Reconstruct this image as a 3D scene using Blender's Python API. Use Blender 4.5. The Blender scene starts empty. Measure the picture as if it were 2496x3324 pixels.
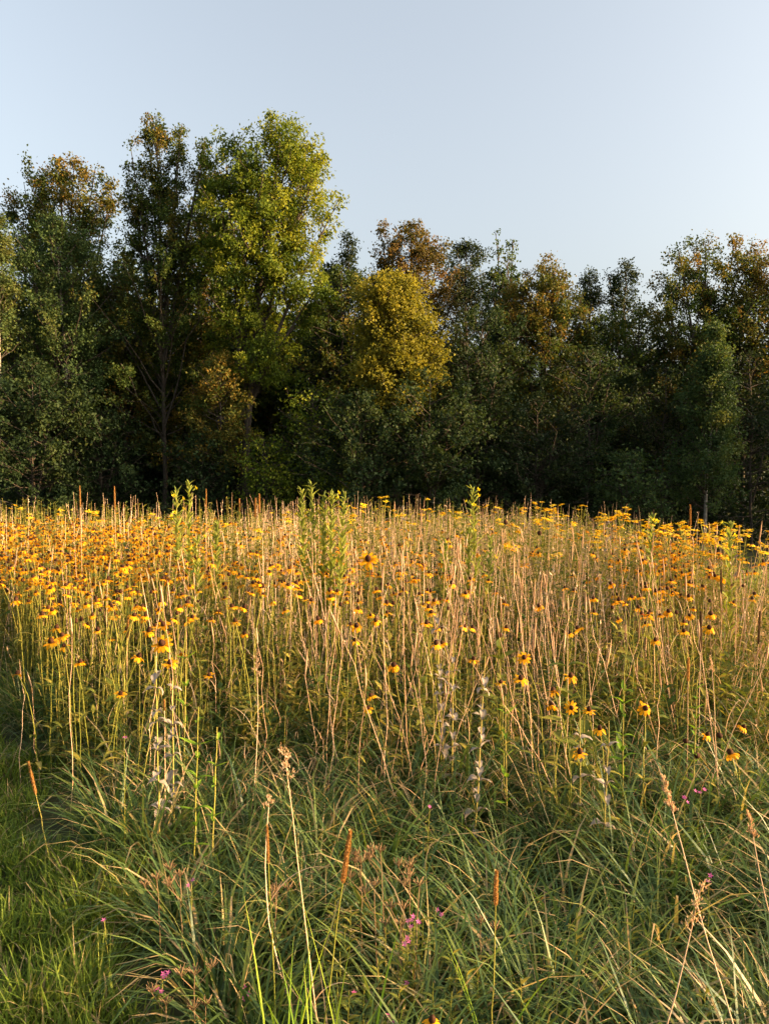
import bpy, math, random
import numpy as np
from mathutils import Vector, Matrix, Euler

R = math.radians
rng = np.random.default_rng(7)
random.seed(7)
scene = bpy.context.scene
col = scene.collection

# ------------------------------------------------------------------ camera, sky, sun, exposure
F_PX, CX, CY = 2398.0, 1248.0, 1662.0          # focal length and centre in photograph pixels
CAM_Z, PITCH = 1.6, R(-1.24)
cam = bpy.data.cameras.new('camera')
cam.sensor_fit = 'VERTICAL'; cam.sensor_height = 36.0; cam.lens = 36.0 * F_PX / 3324.0
cam.clip_start = 0.05; cam.clip_end = 2000
cam_o = bpy.data.objects.new('camera', cam); col.objects.link(cam_o)
cam_o.location = (0, 0, CAM_Z); cam_o.rotation_euler = (R(90) + PITCH, 0, 0)
scene.camera = cam_o

SUN_AZ, SUN_EL = 99.0, 12.0
world = bpy.data.worlds.new('World'); scene.world = world; world.use_nodes = True
wn = world.node_tree
sky = wn.nodes.new('ShaderNodeTexSky'); sky.sky_type = 'NISHITA'; sky.sun_disc = False
sky.sun_elevation = R(SUN_EL); sky.sun_rotation = R(SUN_AZ)
sky.air_density = 1.15; sky.dust_density = 8.0; sky.ozone_density = 1.6
bg = wn.nodes['Background']; bg.inputs[1].default_value = 0.15
hsv = wn.nodes.new('ShaderNodeHueSaturation'); hsv.inputs['Saturation'].default_value = 0.56      # pale evening sky
tintn = wn.nodes.new('ShaderNodeMix'); tintn.data_type = 'RGBA'; tintn.blend_type = 'MULTIPLY'; tintn.inputs[0].default_value = 1; tintn.inputs[7].default_value = (1.0, 0.985, 0.955, 1)
wn.links.new(sky.outputs[0], hsv.inputs['Color']); wn.links.new(hsv.outputs[0], tintn.inputs[6]); wn.links.new(tintn.outputs[2], bg.inputs[0])

sun = bpy.data.lights.new('sun', 'SUN'); sun.energy = 5.0; sun.angle = R(0.6); sun.color = (1.0, 0.63, 0.29)
sun_o = bpy.data.objects.new('sun', sun); col.objects.link(sun_o)
sdir = Vector((math.sin(R(SUN_AZ)) * math.cos(R(SUN_EL)), math.cos(R(SUN_AZ)) * math.cos(R(SUN_EL)), math.sin(R(SUN_EL))))
sun_o.rotation_euler = sdir.to_track_quat('Z', 'Y').to_euler()
sun_o.location = sdir * 60

vs = scene.view_settings
vs.view_transform = 'Standard'; vs.look = 'None'; vs.gamma = 1.0; vs.use_curve_mapping = False
vs.exposure = 1.86
scene.cycles.max_bounces = 6; scene.cycles.diffuse_bounces = 3; scene.cycles.transmission_bounces = 4
scene.cycles.use_denoising = True

def ray(px, py):
    c, s = math.cos(PITCH), math.sin(PITCH)
    x = (px - CX) / F_PX; u = -(py - CY) / F_PX
    return x, c - u * s, s + u * c
def at(px, py, D):                               # point on that pixel's ray at depth y = D
    x, y, z = ray(px, py); k = D / y
    return Vector((x * k, D, CAM_Z + z * k))
def project(x, y, z):                            # arrays -> photograph pixels
    c, s = math.cos(PITCH), math.sin(PITCH)
    dz = z - CAM_Z
    d = y * c + dz * s; u = -y * s + dz * c
    return CX + F_PX * x / d, CY - F_PX * u / d

# ------------------------------------------------------------------ terrain shape
def ground_z(x, y):
    x = np.asarray(x, float); y = np.asarray(y, float)
    t = np.clip((y - 2.6) / 8.4, 0, 1); up = 0.46 * (t * t * (3 - 2 * t) * 0.45 + t * 0.55)
    d = np.clip((y - 11.2) / 16, 0, 1); down = 0.75 * d * d * (3 - 2 * d)
    side = 0.055 * np.clip(x - 1.2, 0, 8) * np.clip((y - 3) / 3, 0, 1)
    lump = 0.025 * np.sin(x * 2.1 + 0.6 * y) * np.sin(y * 1.7 - 0.4 * x)
    return up - down - side + lump

# ------------------------------------------------------------------ materials
MATS = {}
def ramp_node(nt, stops):
    r = nt.nodes.new('ShaderNodeValToRGB')
    el = r.color_ramp.elements
    while len(el) < len(stops): el.new(0.5)
    for e, (p, c) in zip(el, stops):
        e.position = p; e.color = (*c, 1)
    return r
def leaf_mat(name, stops, trans=0.35, rough=0.6, rand=0.0, spec=0.12, tcol=(1.15, 1.1, 0.6)):
    m = bpy.data.materials.new(name); m.use_nodes = True; nt = m.node_tree; N = nt.nodes; L = nt.links
    bs = N['Principled BSDF']; out = N['Material Output']
    a = N.new('ShaderNodeAttribute'); a.attribute_name = 'tint'
    src = a.outputs['Fac']
    if rand:
        oi = N.new('ShaderNodeObjectInfo'); mu = N.new('ShaderNodeMath'); mu.operation = 'MULTIPLY_ADD'
        mu.inputs[1].default_value = rand; L.new(oi.outputs['Random'], mu.inputs[0]); L.new(src, mu.inputs[2])
        mu2 = N.new('ShaderNodeMath'); mu2.operation = 'SUBTRACT'; mu2.inputs[1].default_value = rand * 0.5
        L.new(mu.outputs[0], mu2.inputs[0]); src = mu2.outputs[0]
    r = ramp_node(nt, stops); L.new(src, r.inputs[0])
    L.new(r.outputs[0], bs.inputs['Base Color'])
    bs.inputs['Roughness'].default_value = rough; bs.inputs['Specular IOR Level'].default_value = spec
    if trans:
        tr = N.new('ShaderNodeBsdfTranslucent'); mx = N.new('ShaderNodeMixShader'); mx.inputs[0].default_value = trans
        tm = N.new('ShaderNodeMix'); tm.data_type = 'RGBA'; tm.blend_type = 'MULTIPLY'; tm.inputs[0].default_value = 1
        tm.inputs[7].default_value = (*tcol, 1); L.new(r.outputs[0], tm.inputs[6]); L.new(tm.outputs[2], tr.inputs[0])
        L.new(bs.outputs[0], mx.inputs[1]); L.new(tr.outputs[0], mx.inputs[2]); L.new(mx.outputs[0], out.inputs[0])
    MATS[name] = m
    return m
def noise_mat(name, stops, scale=8, rough=0.85, bump=0.4, detail=6, stretch=None):
    m = bpy.data.materials.new(name); m.use_nodes = True; nt = m.node_tree; N = nt.nodes; L = nt.links
    bs = N['Principled BSDF']; bs.inputs['Roughness'].default_value = rough; bs.inputs['Specular IOR Level'].default_value = 0.2
    tc = N.new('ShaderNodeTexCoord'); mp = N.new('ShaderNodeMapping')
    if stretch: mp.inputs['Scale'].default_value = stretch
    L.new(tc.outputs['Object'], mp.inputs[0])
    nz = N.new('ShaderNodeTexNoise'); nz.inputs['Scale'].default_value = scale; nz.inputs['Detail'].default_value = detail
    L.new(mp.outputs[0], nz.inputs[0])
    r = ramp_node(nt, stops); L.new(nz.outputs[0], r.inputs[0]); L.new(r.outputs[0], bs.inputs['Base Color'])
    b = N.new('ShaderNodeBump'); b.inputs['Strength'].default_value = bump; b.inputs['Distance'].default_value = 0.03
    L.new(nz.outputs[0], b.inputs['Height']); L.new(b.outputs[0], bs.inputs['Normal'])
    MATS[name] = m
    return m

noise_mat('soil', [(0.3, (0.030, 0.034, 0.012)), (0.5, (0.05, 0.06, 0.018)), (0.68, (0.085, 0.075, 0.032))], scale=5, bump=0.8)
noise_mat('bark', [(0.3, (0.03, 0.024, 0.018)), (0.6, (0.075, 0.06, 0.047)), (0.75, (0.13, 0.11, 0.09))], scale=6, stretch=(3, 3, 0.6), bump=0.8)
noise_mat('pale_bark', [(0.3, (0.12, 0.10, 0.08)), (0.48, (0.22, 0.195, 0.16)), (0.7, (0.32, 0.29, 0.245))], scale=5, stretch=(1, 1, 3), bump=0.3)
# foliage of the trees
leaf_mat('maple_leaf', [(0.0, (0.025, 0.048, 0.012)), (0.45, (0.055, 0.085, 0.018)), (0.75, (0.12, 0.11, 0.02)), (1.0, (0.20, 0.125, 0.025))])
leaf_mat('rust_leaf', [(0.0, (0.035, 0.05, 0.014)), (0.4, (0.085, 0.08, 0.02)), (0.7, (0.14, 0.095, 0.028)), (1.0, (0.18, 0.10, 0.03))])
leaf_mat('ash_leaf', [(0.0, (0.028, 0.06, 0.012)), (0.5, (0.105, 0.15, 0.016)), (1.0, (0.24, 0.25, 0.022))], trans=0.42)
leaf_mat('linden_leaf', [(0.0, (0.08, 0.09, 0.014)), (0.5, (0.175, 0.17, 0.022)), (1.0, (0.29, 0.25, 0.03))], trans=0.42)
leaf_mat('birch_leaf', [(0.0, (0.034, 0.062, 0.024)), (0.5, (0.06, 0.10, 0.032)), (1.0, (0.12, 0.135, 0.035))])
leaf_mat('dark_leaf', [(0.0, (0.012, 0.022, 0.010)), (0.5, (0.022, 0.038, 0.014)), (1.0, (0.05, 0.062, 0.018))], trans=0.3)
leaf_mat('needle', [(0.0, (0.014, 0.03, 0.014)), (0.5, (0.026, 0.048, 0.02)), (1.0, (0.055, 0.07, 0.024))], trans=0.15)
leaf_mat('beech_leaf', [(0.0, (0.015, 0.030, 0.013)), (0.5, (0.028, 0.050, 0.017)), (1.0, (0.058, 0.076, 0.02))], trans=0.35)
# meadow
leaf_mat('lawn_blade', [(0.0, (0.055, 0.10, 0.016)), (0.45, (0.15, 0.22, 0.03)), (0.8, (0.25, 0.30, 0.045)), (0.92, (0.28, 0.25, 0.07)), (1.0, (0.38, 0.29, 0.14))], trans=0.4)
leaf_mat('long_blade', [(0.0, (0.035, 0.075, 0.026)), (0.4, (0.075, 0.135, 0.035)), (0.7, (0.135, 0.18, 0.035)), (0.86, (0.29, 0.27, 0.07)), (1.0, (0.45, 0.32, 0.16))], trans=0.38, spec=0.4, rough=0.45)
leaf_mat('dry_stalk', [(0.0, (0.34, 0.19, 0.10)), (0.5, (0.60, 0.38, 0.22)), (1.0, (0.74, 0.54, 0.36))], trans=0.0, rand=0.5)
leaf_mat('dry_leaf', [(0.0, (0.30, 0.18, 0.10)), (0.5, (0.52, 0.35, 0.20)), (1.0, (0.66, 0.50, 0.34))], trans=0.35, rand=0.4, tcol=(1.1, 0.95, 0.7))
leaf_mat('green_stem', [(0.0, (0.10, 0.13, 0.02)), (0.5, (0.26, 0.25, 0.04)), (1.0, (0.46, 0.36, 0.10))], trans=0.15, rand=0.5)
leaf_mat('forb_leaf', [(0.0, (0.05, 0.09, 0.022)), (0.4, (0.15, 0.17, 0.03)), (0.7, (0.34, 0.29, 0.055)), (1.0, (0.54, 0.40, 0.16))], trans=0.4, rand=0.35)
leaf_mat('bright_leaf', [(0.0, (0.10, 0.20, 0.02)), (0.6, (0.20, 0.33, 0.03)), (1.0, (0.32, 0.40, 0.05))], trans=0.45, rand=0.3)
leaf_mat('primrose_leaf', [(0.0, (0.11, 0.16, 0.03)), (0.5, (0.24, 0.28, 0.05)), (1.0, (0.40, 0.38, 0.08))], trans=0.35, rand=0.3)
leaf_mat('pale_leaf', [(0.0, (0.17, 0.16, 0.105)), (0.5, (0.29, 0.245, 0.195)), (1.0, (0.40, 0.33, 0.275))], trans=0.25, rand=0.3, tcol=(1, 0.95, 0.85))
leaf_mat('gold_petal', [(0.0, (0.62, 0.24, 0.006)), (0.5, (0.80, 0.36, 0.008)), (1.0, (0.88, 0.46, 0.012))], trans=0.35, rand=0.5, tcol=(1.1, 0.95, 0.5))
leaf_mat('yellow_petal', [(0.0, (0.72, 0.45, 0.008)), (0.5, (0.84, 0.58, 0.015)), (1.0, (0.90, 0.68, 0.03))], trans=0.35, rand=0.5, tcol=(1.1, 0.95, 0.5))
leaf_mat('lemon_petal', [(0.0, (0.80, 0.62, 0.02)), (1.0, (0.88, 0.74, 0.05))], trans=0.4, rand=0.3)
leaf_mat('pink_petal', [(0.0, (0.62, 0.10, 0.36)), (1.0, (0.78, 0.20, 0.50))], trans=0.35, rand=0.5, tcol=(1.05, 0.9, 1))
leaf_mat('red_petal', [(0.0, (0.50, 0.05, 0.02)), (1.0, (0.65, 0.12, 0.03))], trans=0.3)
leaf_mat('cone_brown', [(0.0, (0.022, 0.009, 0.005)), (0.6, (0.05, 0.02, 0.009)), (1.0, (0.11, 0.045, 0.012))], trans=0.0, rough=0.8, rand=0.3)
leaf_mat('disc_gold', [(0.0, (0.40, 0.16, 0.01)), (1.0, (0.62, 0.30, 0.02))], trans=0.0, rough=0.8)
leaf_mat('timothy', [(0.0, (0.30, 0.14, 0.04)), (0.5, (0.48, 0.26, 0.08)), (1.0, (0.60, 0.38, 0.16))], trans=0.2, rough=0.8, rand=0.3)
leaf_mat('seed_dark', [(0.0, (0.12, 0.07, 0.04)), (1.0, (0.24, 0.15, 0.08))], trans=0.1, rough=0.8, rand=0.3)
leaf_mat('umbel_brown', [(0.0, (0.19, 0.115, 0.06)), (1.0, (0.34, 0.225, 0.12))], trans=0.2, rough=0.8, rand=0.4)

# ------------------------------------------------------------------ mesh helpers (numpy)
def mesh(name, V, Fq, T=None, mat=None, smooth=False, Ft=None):
    """V (n,3); Fq (m,4) quads and/or Ft (k,3) triangles; T per-vertex tint."""
    me = bpy.data.meshes.new(name)
    V = np.ascontiguousarray(V, np.float32).reshape(-1, 3)
    idx, start, o = [], [], 0
    if Fq is not None and len(Fq):
        idx.append(np.asarray(Fq).ravel()); start.append(np.arange(len(Fq)) * 4); o = len(Fq) * 4
    if Ft is not None and len(Ft):
        idx.append(np.asarray(Ft).ravel()); start.append(o + np.arange(len(Ft)) * 3)
    idx = np.concatenate(idx).astype(np.int32); start = np.concatenate(start).astype(np.int32)
    me.vertices.add(len(V)); me.vertices.foreach_set('co', V.ravel())
    me.loops.add(len(idx)); me.loops.foreach_set('vertex_index', idx)
    me.polygons.add(len(start)); me.polygons.foreach_set('loop_start', start)
    if smooth: me.polygons.foreach_set('use_smooth', np.ones(len(start), bool))
    at_ = me.attributes.new('tint', 'FLOAT', 'POINT')
    at_.data.foreach_set('value', np.ascontiguousarray(np.full(len(V), 0.5) if T is None else T, np.float32).ravel())
    if mat: me.materials.append(MATS[mat])
    me.update(calc_edges=True)
    return me
def join(*gs):
    V, Fq, T, o = [], [], [], 0
    for v, f, t in gs:
        V.append(v); Fq.append(f + o); T.append(t); o += len(v)
    return np.concatenate(V), np.concatenate(Fq), np.concatenate(T)
def unit(a): return a / np.maximum(np.linalg.norm(a, axis=-1, keepdims=True), 1e-9)

def blades(root, az, L, lean, bend, width, K, tint, tip=0.0, twist=None):
    n = len(root); s = np.linspace(0, 1, K + 1)
    th = lean[:, None] + bend[:, None] * s[None] ** 1.3
    d = np.stack([np.cos(az), np.sin(az)], 1)
    dl = (L / K)[:, None]
    hx = np.concatenate([np.zeros((n, 1)), np.cumsum(np.sin((th[:, 1:] + th[:, :-1]) / 2) * dl, 1)], 1)
    hz = np.concatenate([np.zeros((n, 1)), np.cumsum(np.cos((th[:, 1:] + th[:, :-1]) / 2) * dl, 1)], 1)
    P = root[:, None, :] + np.concatenate([d[:, None, :] * hx[..., None], hz[..., None]], 2)
    tw = rng.uniform(-0.9, 0.9, n) if twist is None else twist
    side = np.stack([-np.sin(az + tw), np.cos(az + tw), np.zeros(n)], 1)
    w = width[:, None] * np.clip(1 - s[None] ** 2.2, 0.03, 1) * (0.6 + 0.4 * np.minimum(1, s[None] * 4))
    off = side[:, None, :] * (w * 0.5)[..., None]
    V = np.stack([P - off, P + off], 2).reshape(-1, 3)
    b = (np.arange(n) * 2 * (K + 1))[:, None]; k = np.arange(K)[None] * 2
    Fq = np.stack([b + k, b + k + 1, b + k + 3, b + k + 2], 2).reshape(-1, 4)
    T = np.repeat((tint[:, None] + tip * s[None] ** 3), 2, axis=1).reshape(-1)
    return V, Fq, T
def tubes(P, r, sides=4, tint=None):
    """P (n,k,3) polylines, r (n,k) radii"""
    n, k = P.shape[:2]
    t = unit(np.gradient(P, axis=1))
    ref = np.tile(np.array([0.31, 0.95, 0.05]), (n, k, 1))
    ref[np.abs((t * unit(ref)).sum(-1)) > 0.9] = [0.0, 0.1, 1.0]
    u = unit(np.cross(t, ref)); v = np.cross(t, u)
    a = np.arange(sides) * 2 * math.pi / sides
    V = P[:, :, None, :] + r[:, :, None, None] * (u[:, :, None, :] * np.cos(a)[None, None, :, None] + v[:, :, None, :] * np.sin(a)[None, None, :, None])
    V = V.reshape(-1, 3)
    i = np.arange(n)[:, None, None] * k * sides; j = np.arange(k - 1)[None, :, None] * sides; q = np.arange(sides)[None, None]; q2 = (q + 1) % sides
    Fq = np.stack([i + j + q, i + j + q2, i + j + sides + q2, i + j + sides + q], -1).reshape(-1, 4)
    T = np.full(len(V), 0.5) if tint is None else np.repeat(tint, k * sides)
    return V, Fq, T
def leaves4(pos, d, nrm, L, W, tint, fold=0.25):
    """folded rhombic leaves: four corners, two triangles stored as two quads would waste faces -> one quad"""
    d = unit(d); side = unit(np.cross(d, nrm)); up = np.cross(side, d)
    a = pos; c = pos + d * L[:, None]
    m = pos + d * (L * 0.45)[:, None]
    lift = up * (W * fold)[:, None]
    l = m + side * (W * 0.5)[:, None] + lift; r_ = m - side * (W * 0.5)[:, None] + lift
    V = np.stack([a, l, c, r_], 1).reshape(-1, 3)
    Fq = np.arange(len(V)).reshape(-1, 4)
    return V, Fq, np.repeat(tint, 4)
def long_leaf(L, W, curl=0.8, fold=0.3, K=5, tint=0.5, base=0.15, wavy=0.0):
    """one pointed leaf along +X lying in XY, drooping by curl; three columns"""
    s = np.linspace(0, 1, K + 1)
    th = 0.5 * curl - curl * 1.6 * s
    x = np.concatenate([[0], np.cumsum(np.cos((th[1:] + th[:-1]) / 2)) * L / K])
    z = np.concatenate([[0], np.cumsum(np.sin((th[1:] + th[:-1]) / 2)) * L / K])
    w = W * 0.5 * np.clip(np.sin(math.pi * (base * 0.35 + (1 - base * 0.35) * s) ** 0.8), 0.02, 1); w[-1] = 0.0008
    wv = wavy * W * np.sin(s * 9)
    V = np.stack([np.stack([x, w, z + fold * w + wv], 1), np.stack([x, 0 * x, z], 1), np.stack([x, -w, z + fold * w - wv], 1)], 1).reshape(-1, 3)
    k = np.arange(K)[:, None] * 3; c = np.arange(2)[None]
    Fq = np.stack([k + c, k + c + 1, k + c + 4, k + c + 3], -1).reshape(-1, 4)
    return V, Fq, np.full(len(V), tint) + np.repeat(s, 3) * 0.1
def lathe(zr, sides=8, bump=0.0, tint=None):
    zr = np.array(zr, float); k = len(zr); a = np.arange(sides) * 2 * math.pi / sides
    rr = zr[:, 1][:, None] * (1 + bump * rng.uniform(-1, 1, (k, sides)))
    V = np.stack([rr * np.cos(a), rr * np.sin(a), np.repeat(zr[:, 0][:, None], sides, 1)], -1).reshape(-1, 3)
    j = np.arange(k - 1)[:, None] * sides; q = np.arange(sides)[None]; q2 = (q + 1) % sides
    Fq = np.stack([j + q, j + q2, j + sides + q2, j + sides + q], -1).reshape(-1, 4)
    T = rng.uniform(0.2, 0.8, len(V)) if tint is None else np.full(len(V), tint)
    return V, Fq, T
def xform(g, M):
    V, f, t = g; A = np.array(M); return V @ A[:3, :3].T + A[:3, 3], f, t
def TRS(loc=(0, 0, 0), rot=(0, 0, 0), s=1.0): return Matrix.Translation(loc) @ Euler(rot).to_matrix().to_4x4() @ Matrix.Diagonal((s, s, s, 1))

def link(name, data, parent=None, M=None, kind=None, label=None, cat=None, group=None):
    o = bpy.data.objects.new(name, data); col.objects.link(o)
    if parent is not None: o.parent = parent
    if M is not None: o.matrix_basis = M
    if kind: o['kind'] = kind
    if label: o['label'] = label
    if cat: o['category'] = cat
    if group: o['group'] = group
    return o

# ------------------------------------------------------------------ the ground, one sheet
def make_ground():
    xs = np.unique(np.concatenate([np.linspace(-400, -20, 24), np.linspace(-20, 20, 121), np.linspace(20, 400, 24)]))
    ys = np.unique(np.concatenate([np.linspace(-60, 0, 12), np.linspace(0, 16, 65), np.linspace(16, 70, 40), np.linspace(70, 600, 24)]))
    X, Y = np.meshgrid(xs, ys); Z = ground_z(X, Y)
    V = np.stack([X, Y, Z], -1).reshape(-1, 3); nx = len(xs)
    i, j = np.meshgrid(np.arange(nx - 1), np.arange(len(ys) - 1)); b = (j * nx + i).ravel()
    me = mesh('ground', V, np.stack([b, b + 1, b + nx + 1, b + nx], 1), mat='soil', smooth=True)
    link('ground', me, kind='structure', label='uneven grassy earth of the field and the wood floor')
make_ground()

# ------------------------------------------------------------------ trees
def grow(H, leaders, cb, prof, leafm, nprim=50, asc=0.6, nsec=7, nleaf=16000, lsize=0.13, aspect=0.6, droop=0.0,
         trunk_r=0.16, clump=0.16, seclen=0.32, tint=(0.45, 0.22), warm=None, seed=1, bark='bark', cling=0.3, hang=0.4, thick=1.0):
    """returns (trunk mesh, branch mesh, crown mesh); origin at the foot of the tree"""
    global rng
    keep = rng; rng = np.random.default_rng(seed)
    paths, rad = [], []
    starts, dirs, lens, ts = [], [], [], []
    tot = sum(l[4] * (l[2] - (max(cb, l[3] + .3) if i else cb)) for i, l in enumerate(leaders))
    for i, (dx, dy, top, z0, RR) in enumerate(leaders):
        k = 14; zz = np.linspace(-0.3 if i == 0 else z0, top, k)
        f = np.clip((zz - z0) / (top - z0), 0, 1); f = f ** 0.75 * (0.6 + 0.4 * f)
        wob = np.cumsum(rng.normal(0, 0.035, (k, 2)), 0) * (0.3 if i else 1)
        P = np.stack([dx * f + wob[:, 0], dy * f + wob[:, 1], zz], 1)
        paths.append(P); base = trunk_r if i == 0 else trunk_r * 0.55
        g = np.clip((zz - zz[0]) / (top - zz[0]), 0, 1)
        rad.append((base * (1 - g) ** 0.8 + 0.012) * (1 + 0.35 * np.exp(-np.clip(zz, 0, 9) * 2.5) * (i == 0)))
        lo = max(cb, z0 + 0.3) if i else cb
        n = max(6, int(1.35 * nprim * RR * (top - lo) / tot))
        t = np.sort(rng.uniform(0, 1, n) ** 0.9); z = lo + (top - lo) * t * 0.985
        p0 = np.stack([np.interp(z, zz, P[:, c]) for c in range(3)], 1)
        azm = np.arange(n) * 2.39996 + rng.normal(0, 0.5, n)
        el = asc + 0.35 * t + rng.normal(0, 0.16, n)
        starts.append(p0); dirs.append(np.stack([np.cos(azm) * np.cos(el), np.sin(azm) * np.cos(el), np.sin(el)], 1))
        lens.append(RR * np.interp(t, prof[0], prof[1]) * rng.uniform(0.72, 1.08, n) / np.maximum(np.cos(el), 0.45) ** 0.6); ts.append(t)
    S = np.concatenate(starts); D = np.concatenate(dirs); Ln = np.concatenate(lens); n = len(S)
    tops = np.concatenate([np.full(len(a), l[2]) for a, l in zip(starts, leaders)])
    Ln = np.minimum(Ln, np.maximum((tops + .1 - S[:, 2]) / np.maximum(D[:, 2] + .38, .3), .3))
    s5 = np.linspace(0, 1, 6)
    cur = np.zeros((n, 6, 3)); cur[:, :, 2] = (0.12 - droop) * Ln[:, None] * s5[None] ** 2
    jit = rng.normal(0, 0.04, (n, 6, 3)) * Ln[:, None, None] * s5[None, :, None]
    PB = S[:, None] + D[:, None] * (Ln[:, None] * s5[None])[..., None] + cur + jit
    rb = (0.008 + 0.011 * Ln[:, None] * thick) * (1 - 0.85 * s5[None]) + 0.004
    # secondaries
    si = np.repeat(np.arange(n), nsec); m = len(si); u = rng.uniform(0.22, 1.0, m)
    q = np.clip(u * 5, 0, 4.999); qi = q.astype(int); qf = (q - qi)[:, None]
    B0 = PB[si, qi] * (1 - qf) + PB[si, qi + 1] * qf
    dd = unit(D[si] * 0.75 + unit(rng.normal(0, 1, (m, 3))) * 0.8 + np.array([0, 0, 0.22 - droop]))
    l2 = (seclen * Ln[si] * (1.15 - 0.5 * u) + 0.18) * rng.uniform(0.6, 1.3, m)
    s3 = np.linspace(0, 1, 3)
    P2 = B0[:, None] + dd[:, None] * (l2[:, None] * s3[None])[..., None]; P2[:, :, 2] -= hang * 0.25 * l2[:, None] * s3[None] ** 2
    r2 = np.maximum(0.010 * (1 - 0.7 * s3)[None] * np.ones((m, 1)), 0.003)
    # leaves in clumps along the twigs
    wgt = l2 ** 1.2 * np.exp(rng.normal(0, .75, m)); pick = rng.choice(m, nleaf, p=wgt / wgt.sum()); uu = rng.uniform(cling, 1.05, nleaf)
    q = np.clip(uu * 2, 0, 1.999); qi = q.astype(int); qf = (q - qi)[:, None]
    pos = P2[pick, qi] * (1 - qf) + P2[pick, qi + 1] * qf + rng.normal(0, clump * .75, (nleaf, 3))
    d = unit(dd[pick] * 0.5 + rng.normal(0, 0.6, (nleaf, 3)) + np.array([0, 0, -hang]))
    nrm = unit(rng.normal(0, 0.7, (nleaf, 3)) + np.array([0, 0, 0.35]) + dd[pick] * np.array([.5, .5, 0]))
    L = lsize * 1.06 * rng.uniform(0.65, 1.3, nleaf)
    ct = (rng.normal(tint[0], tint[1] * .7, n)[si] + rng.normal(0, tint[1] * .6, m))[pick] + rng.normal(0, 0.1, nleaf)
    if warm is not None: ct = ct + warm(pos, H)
    V, Fq, T = leaves4(pos, d, nrm, L, L * (aspect + .08), np.clip(ct, 0, 1))
    crown = mesh('crown', V, Fq, T, leafm)
    G = [tubes(np.array([p]), np.array([r]), 8) for p, r in zip(paths[:1], rad[:1])]
    trunk = mesh('trunk', *join(*G), bark, smooth=True)
    limbs = [mesh('limb', *tubes(np.array([p]), np.array([r]), 6), 'bark', smooth=True) for p, r in zip(paths[1:], rad[1:])]
    branch = mesh('branch_mass', *join(tubes(PB, rb, 4), tubes(P2[::5], r2[::5], 3)), 'bark', smooth=True)
    rng = keep
    return trunk, branch, crown, limbs
def tree_object(name, parts, x, y, label, cat='tree', group=None, rz=0.0, s=1.0):
    z = float(ground_z(x, y))
    root = link(name, None, None, TRS((x, y, z), (0, 0, rz), s), label=label, cat=cat, group=group)
    root.empty_display_size = 0.2
    link('trunk', parts[0], root); link('branch_mass', parts[1], root, kind='stuff'); link('crown', parts[2], root)
    for me in parts[3]: link('limb', me, root)
    return root
WIDE = 1.75
def plant_tree(name, label, px, top_py, D, hw_px, base_px=None, leads=None, s_top=None, **kw):
    """px,top_py: crown axis and tip in the photograph; hw_px: half width of the crown; leads: other leaders (px, py, fork fraction, half width)"""
    x = (px - CX) / F_PX * D if base_px is None else (base_px - CX) / F_PX * D
    zg = float(ground_z(x, D)); H = at(px, top_py, D).z - zg
    k = D / F_PX
    L = [((px - CX) * k - x, 0.0, H, 0.25 * H, hw_px * k * WIDE)]
    for i, (lx, ly, ff, hw) in enumerate(leads or []):
        L.append(((lx - CX) * k - x, (-1) ** i * 0.5, at(lx, ly, D).z - zg, ff * H, hw * k * WIDE))
    cbz = kw.pop('cb') * H
    return tree_object(name, grow(H, L, cbz, **kw), x, D, label)

OVAL = ([0, .15, .45, .75, .92, 1], [.65, .9, 1, .78, .45, .12])
DOME = ([0, .2, .5, .8, .95, 1], [.8, 1, .98, .8, .5, .2])
FAN = ([0, .3, .6, .85, 1], [.9, 1, .75, .42, .12])
CONE = ([0, .1, .5, .85, 1], [.85, 1, .62, .26, .06])
SPIRE = ([0, .3, .7, 1], [1, .85, .55, .15])

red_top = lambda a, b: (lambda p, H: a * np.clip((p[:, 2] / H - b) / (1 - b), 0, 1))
autumn_sun_right = lambda a, x0, w: (lambda p, H: a * np.clip((p[:, 0] - x0) / w, 0, 1) * np.clip(p[:, 2] / H * 1.6 - 0.4, 0, 1))  # autumn turning and warm sunlight from the right, both put into the leaf tint

plant_tree('maple_tree', 'rounded dark maple with bronze crown top at the left end of the tree line', 205, 540, 35, 150,
           leads=[(70, 575, .3, 100), (330, 555, .3, 100), (130, 545, .35, 100), (265, 535, .35, 100), (15, 630, .25, 100), (385, 640, .25, 90), (200, 560, .3, 100)],
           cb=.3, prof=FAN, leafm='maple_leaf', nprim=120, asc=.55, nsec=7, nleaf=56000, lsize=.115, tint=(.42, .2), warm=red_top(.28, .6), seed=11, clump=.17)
plant_tree('airy_maple_tree', 'tall open maple with several thin leafy spires and a pale straight trunk', 515, 372, 32, 120, base_px=532,
           leads=[(585, 395, .5, 60), (612, 420, .45, 60), (655, 450, .42, 70), (440, 470, .42, 70), (480, 400, .5, 60), (682, 490, .4, 60), (405, 560, .4, 60)],
           cb=.16, trunk_r=.10, thick=.7, prof=([0, .2, .5, .8, 1], [1.3, 1.2, .7, .34, .12]), leafm='maple_leaf', nprim=170, asc=.75, nsec=6, nleaf=40000, lsize=.101, tint=(.4, .2), warm=red_top(.12, .55), seed=12, clump=.13, seclen=.26)
plant_tree('ash_tree', 'tallest broad bright green tree with two crown lobes catching the sun', 885, 405, 31, 130, base_px=785,
           leads=[(1050, 490, .35, 85), (740, 520, .4, 90), (945, 440, .45, 90), (1100, 660, .3, 66), (800, 440, .5, 90), (1045, 930, .3, 90)],
           cb=.34, prof=OVAL, leafm='ash_leaf', nprim=170, asc=.5, nsec=8, nleaf=66000, lsize=.132, aspect=.42, tint=(.5, .2), warm=autumn_sun_right(.25, 0, 3), seed=13, clump=.16, hang=.8, trunk_r=.2)  # yellower right side is sunlight put into the leaf colour
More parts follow.
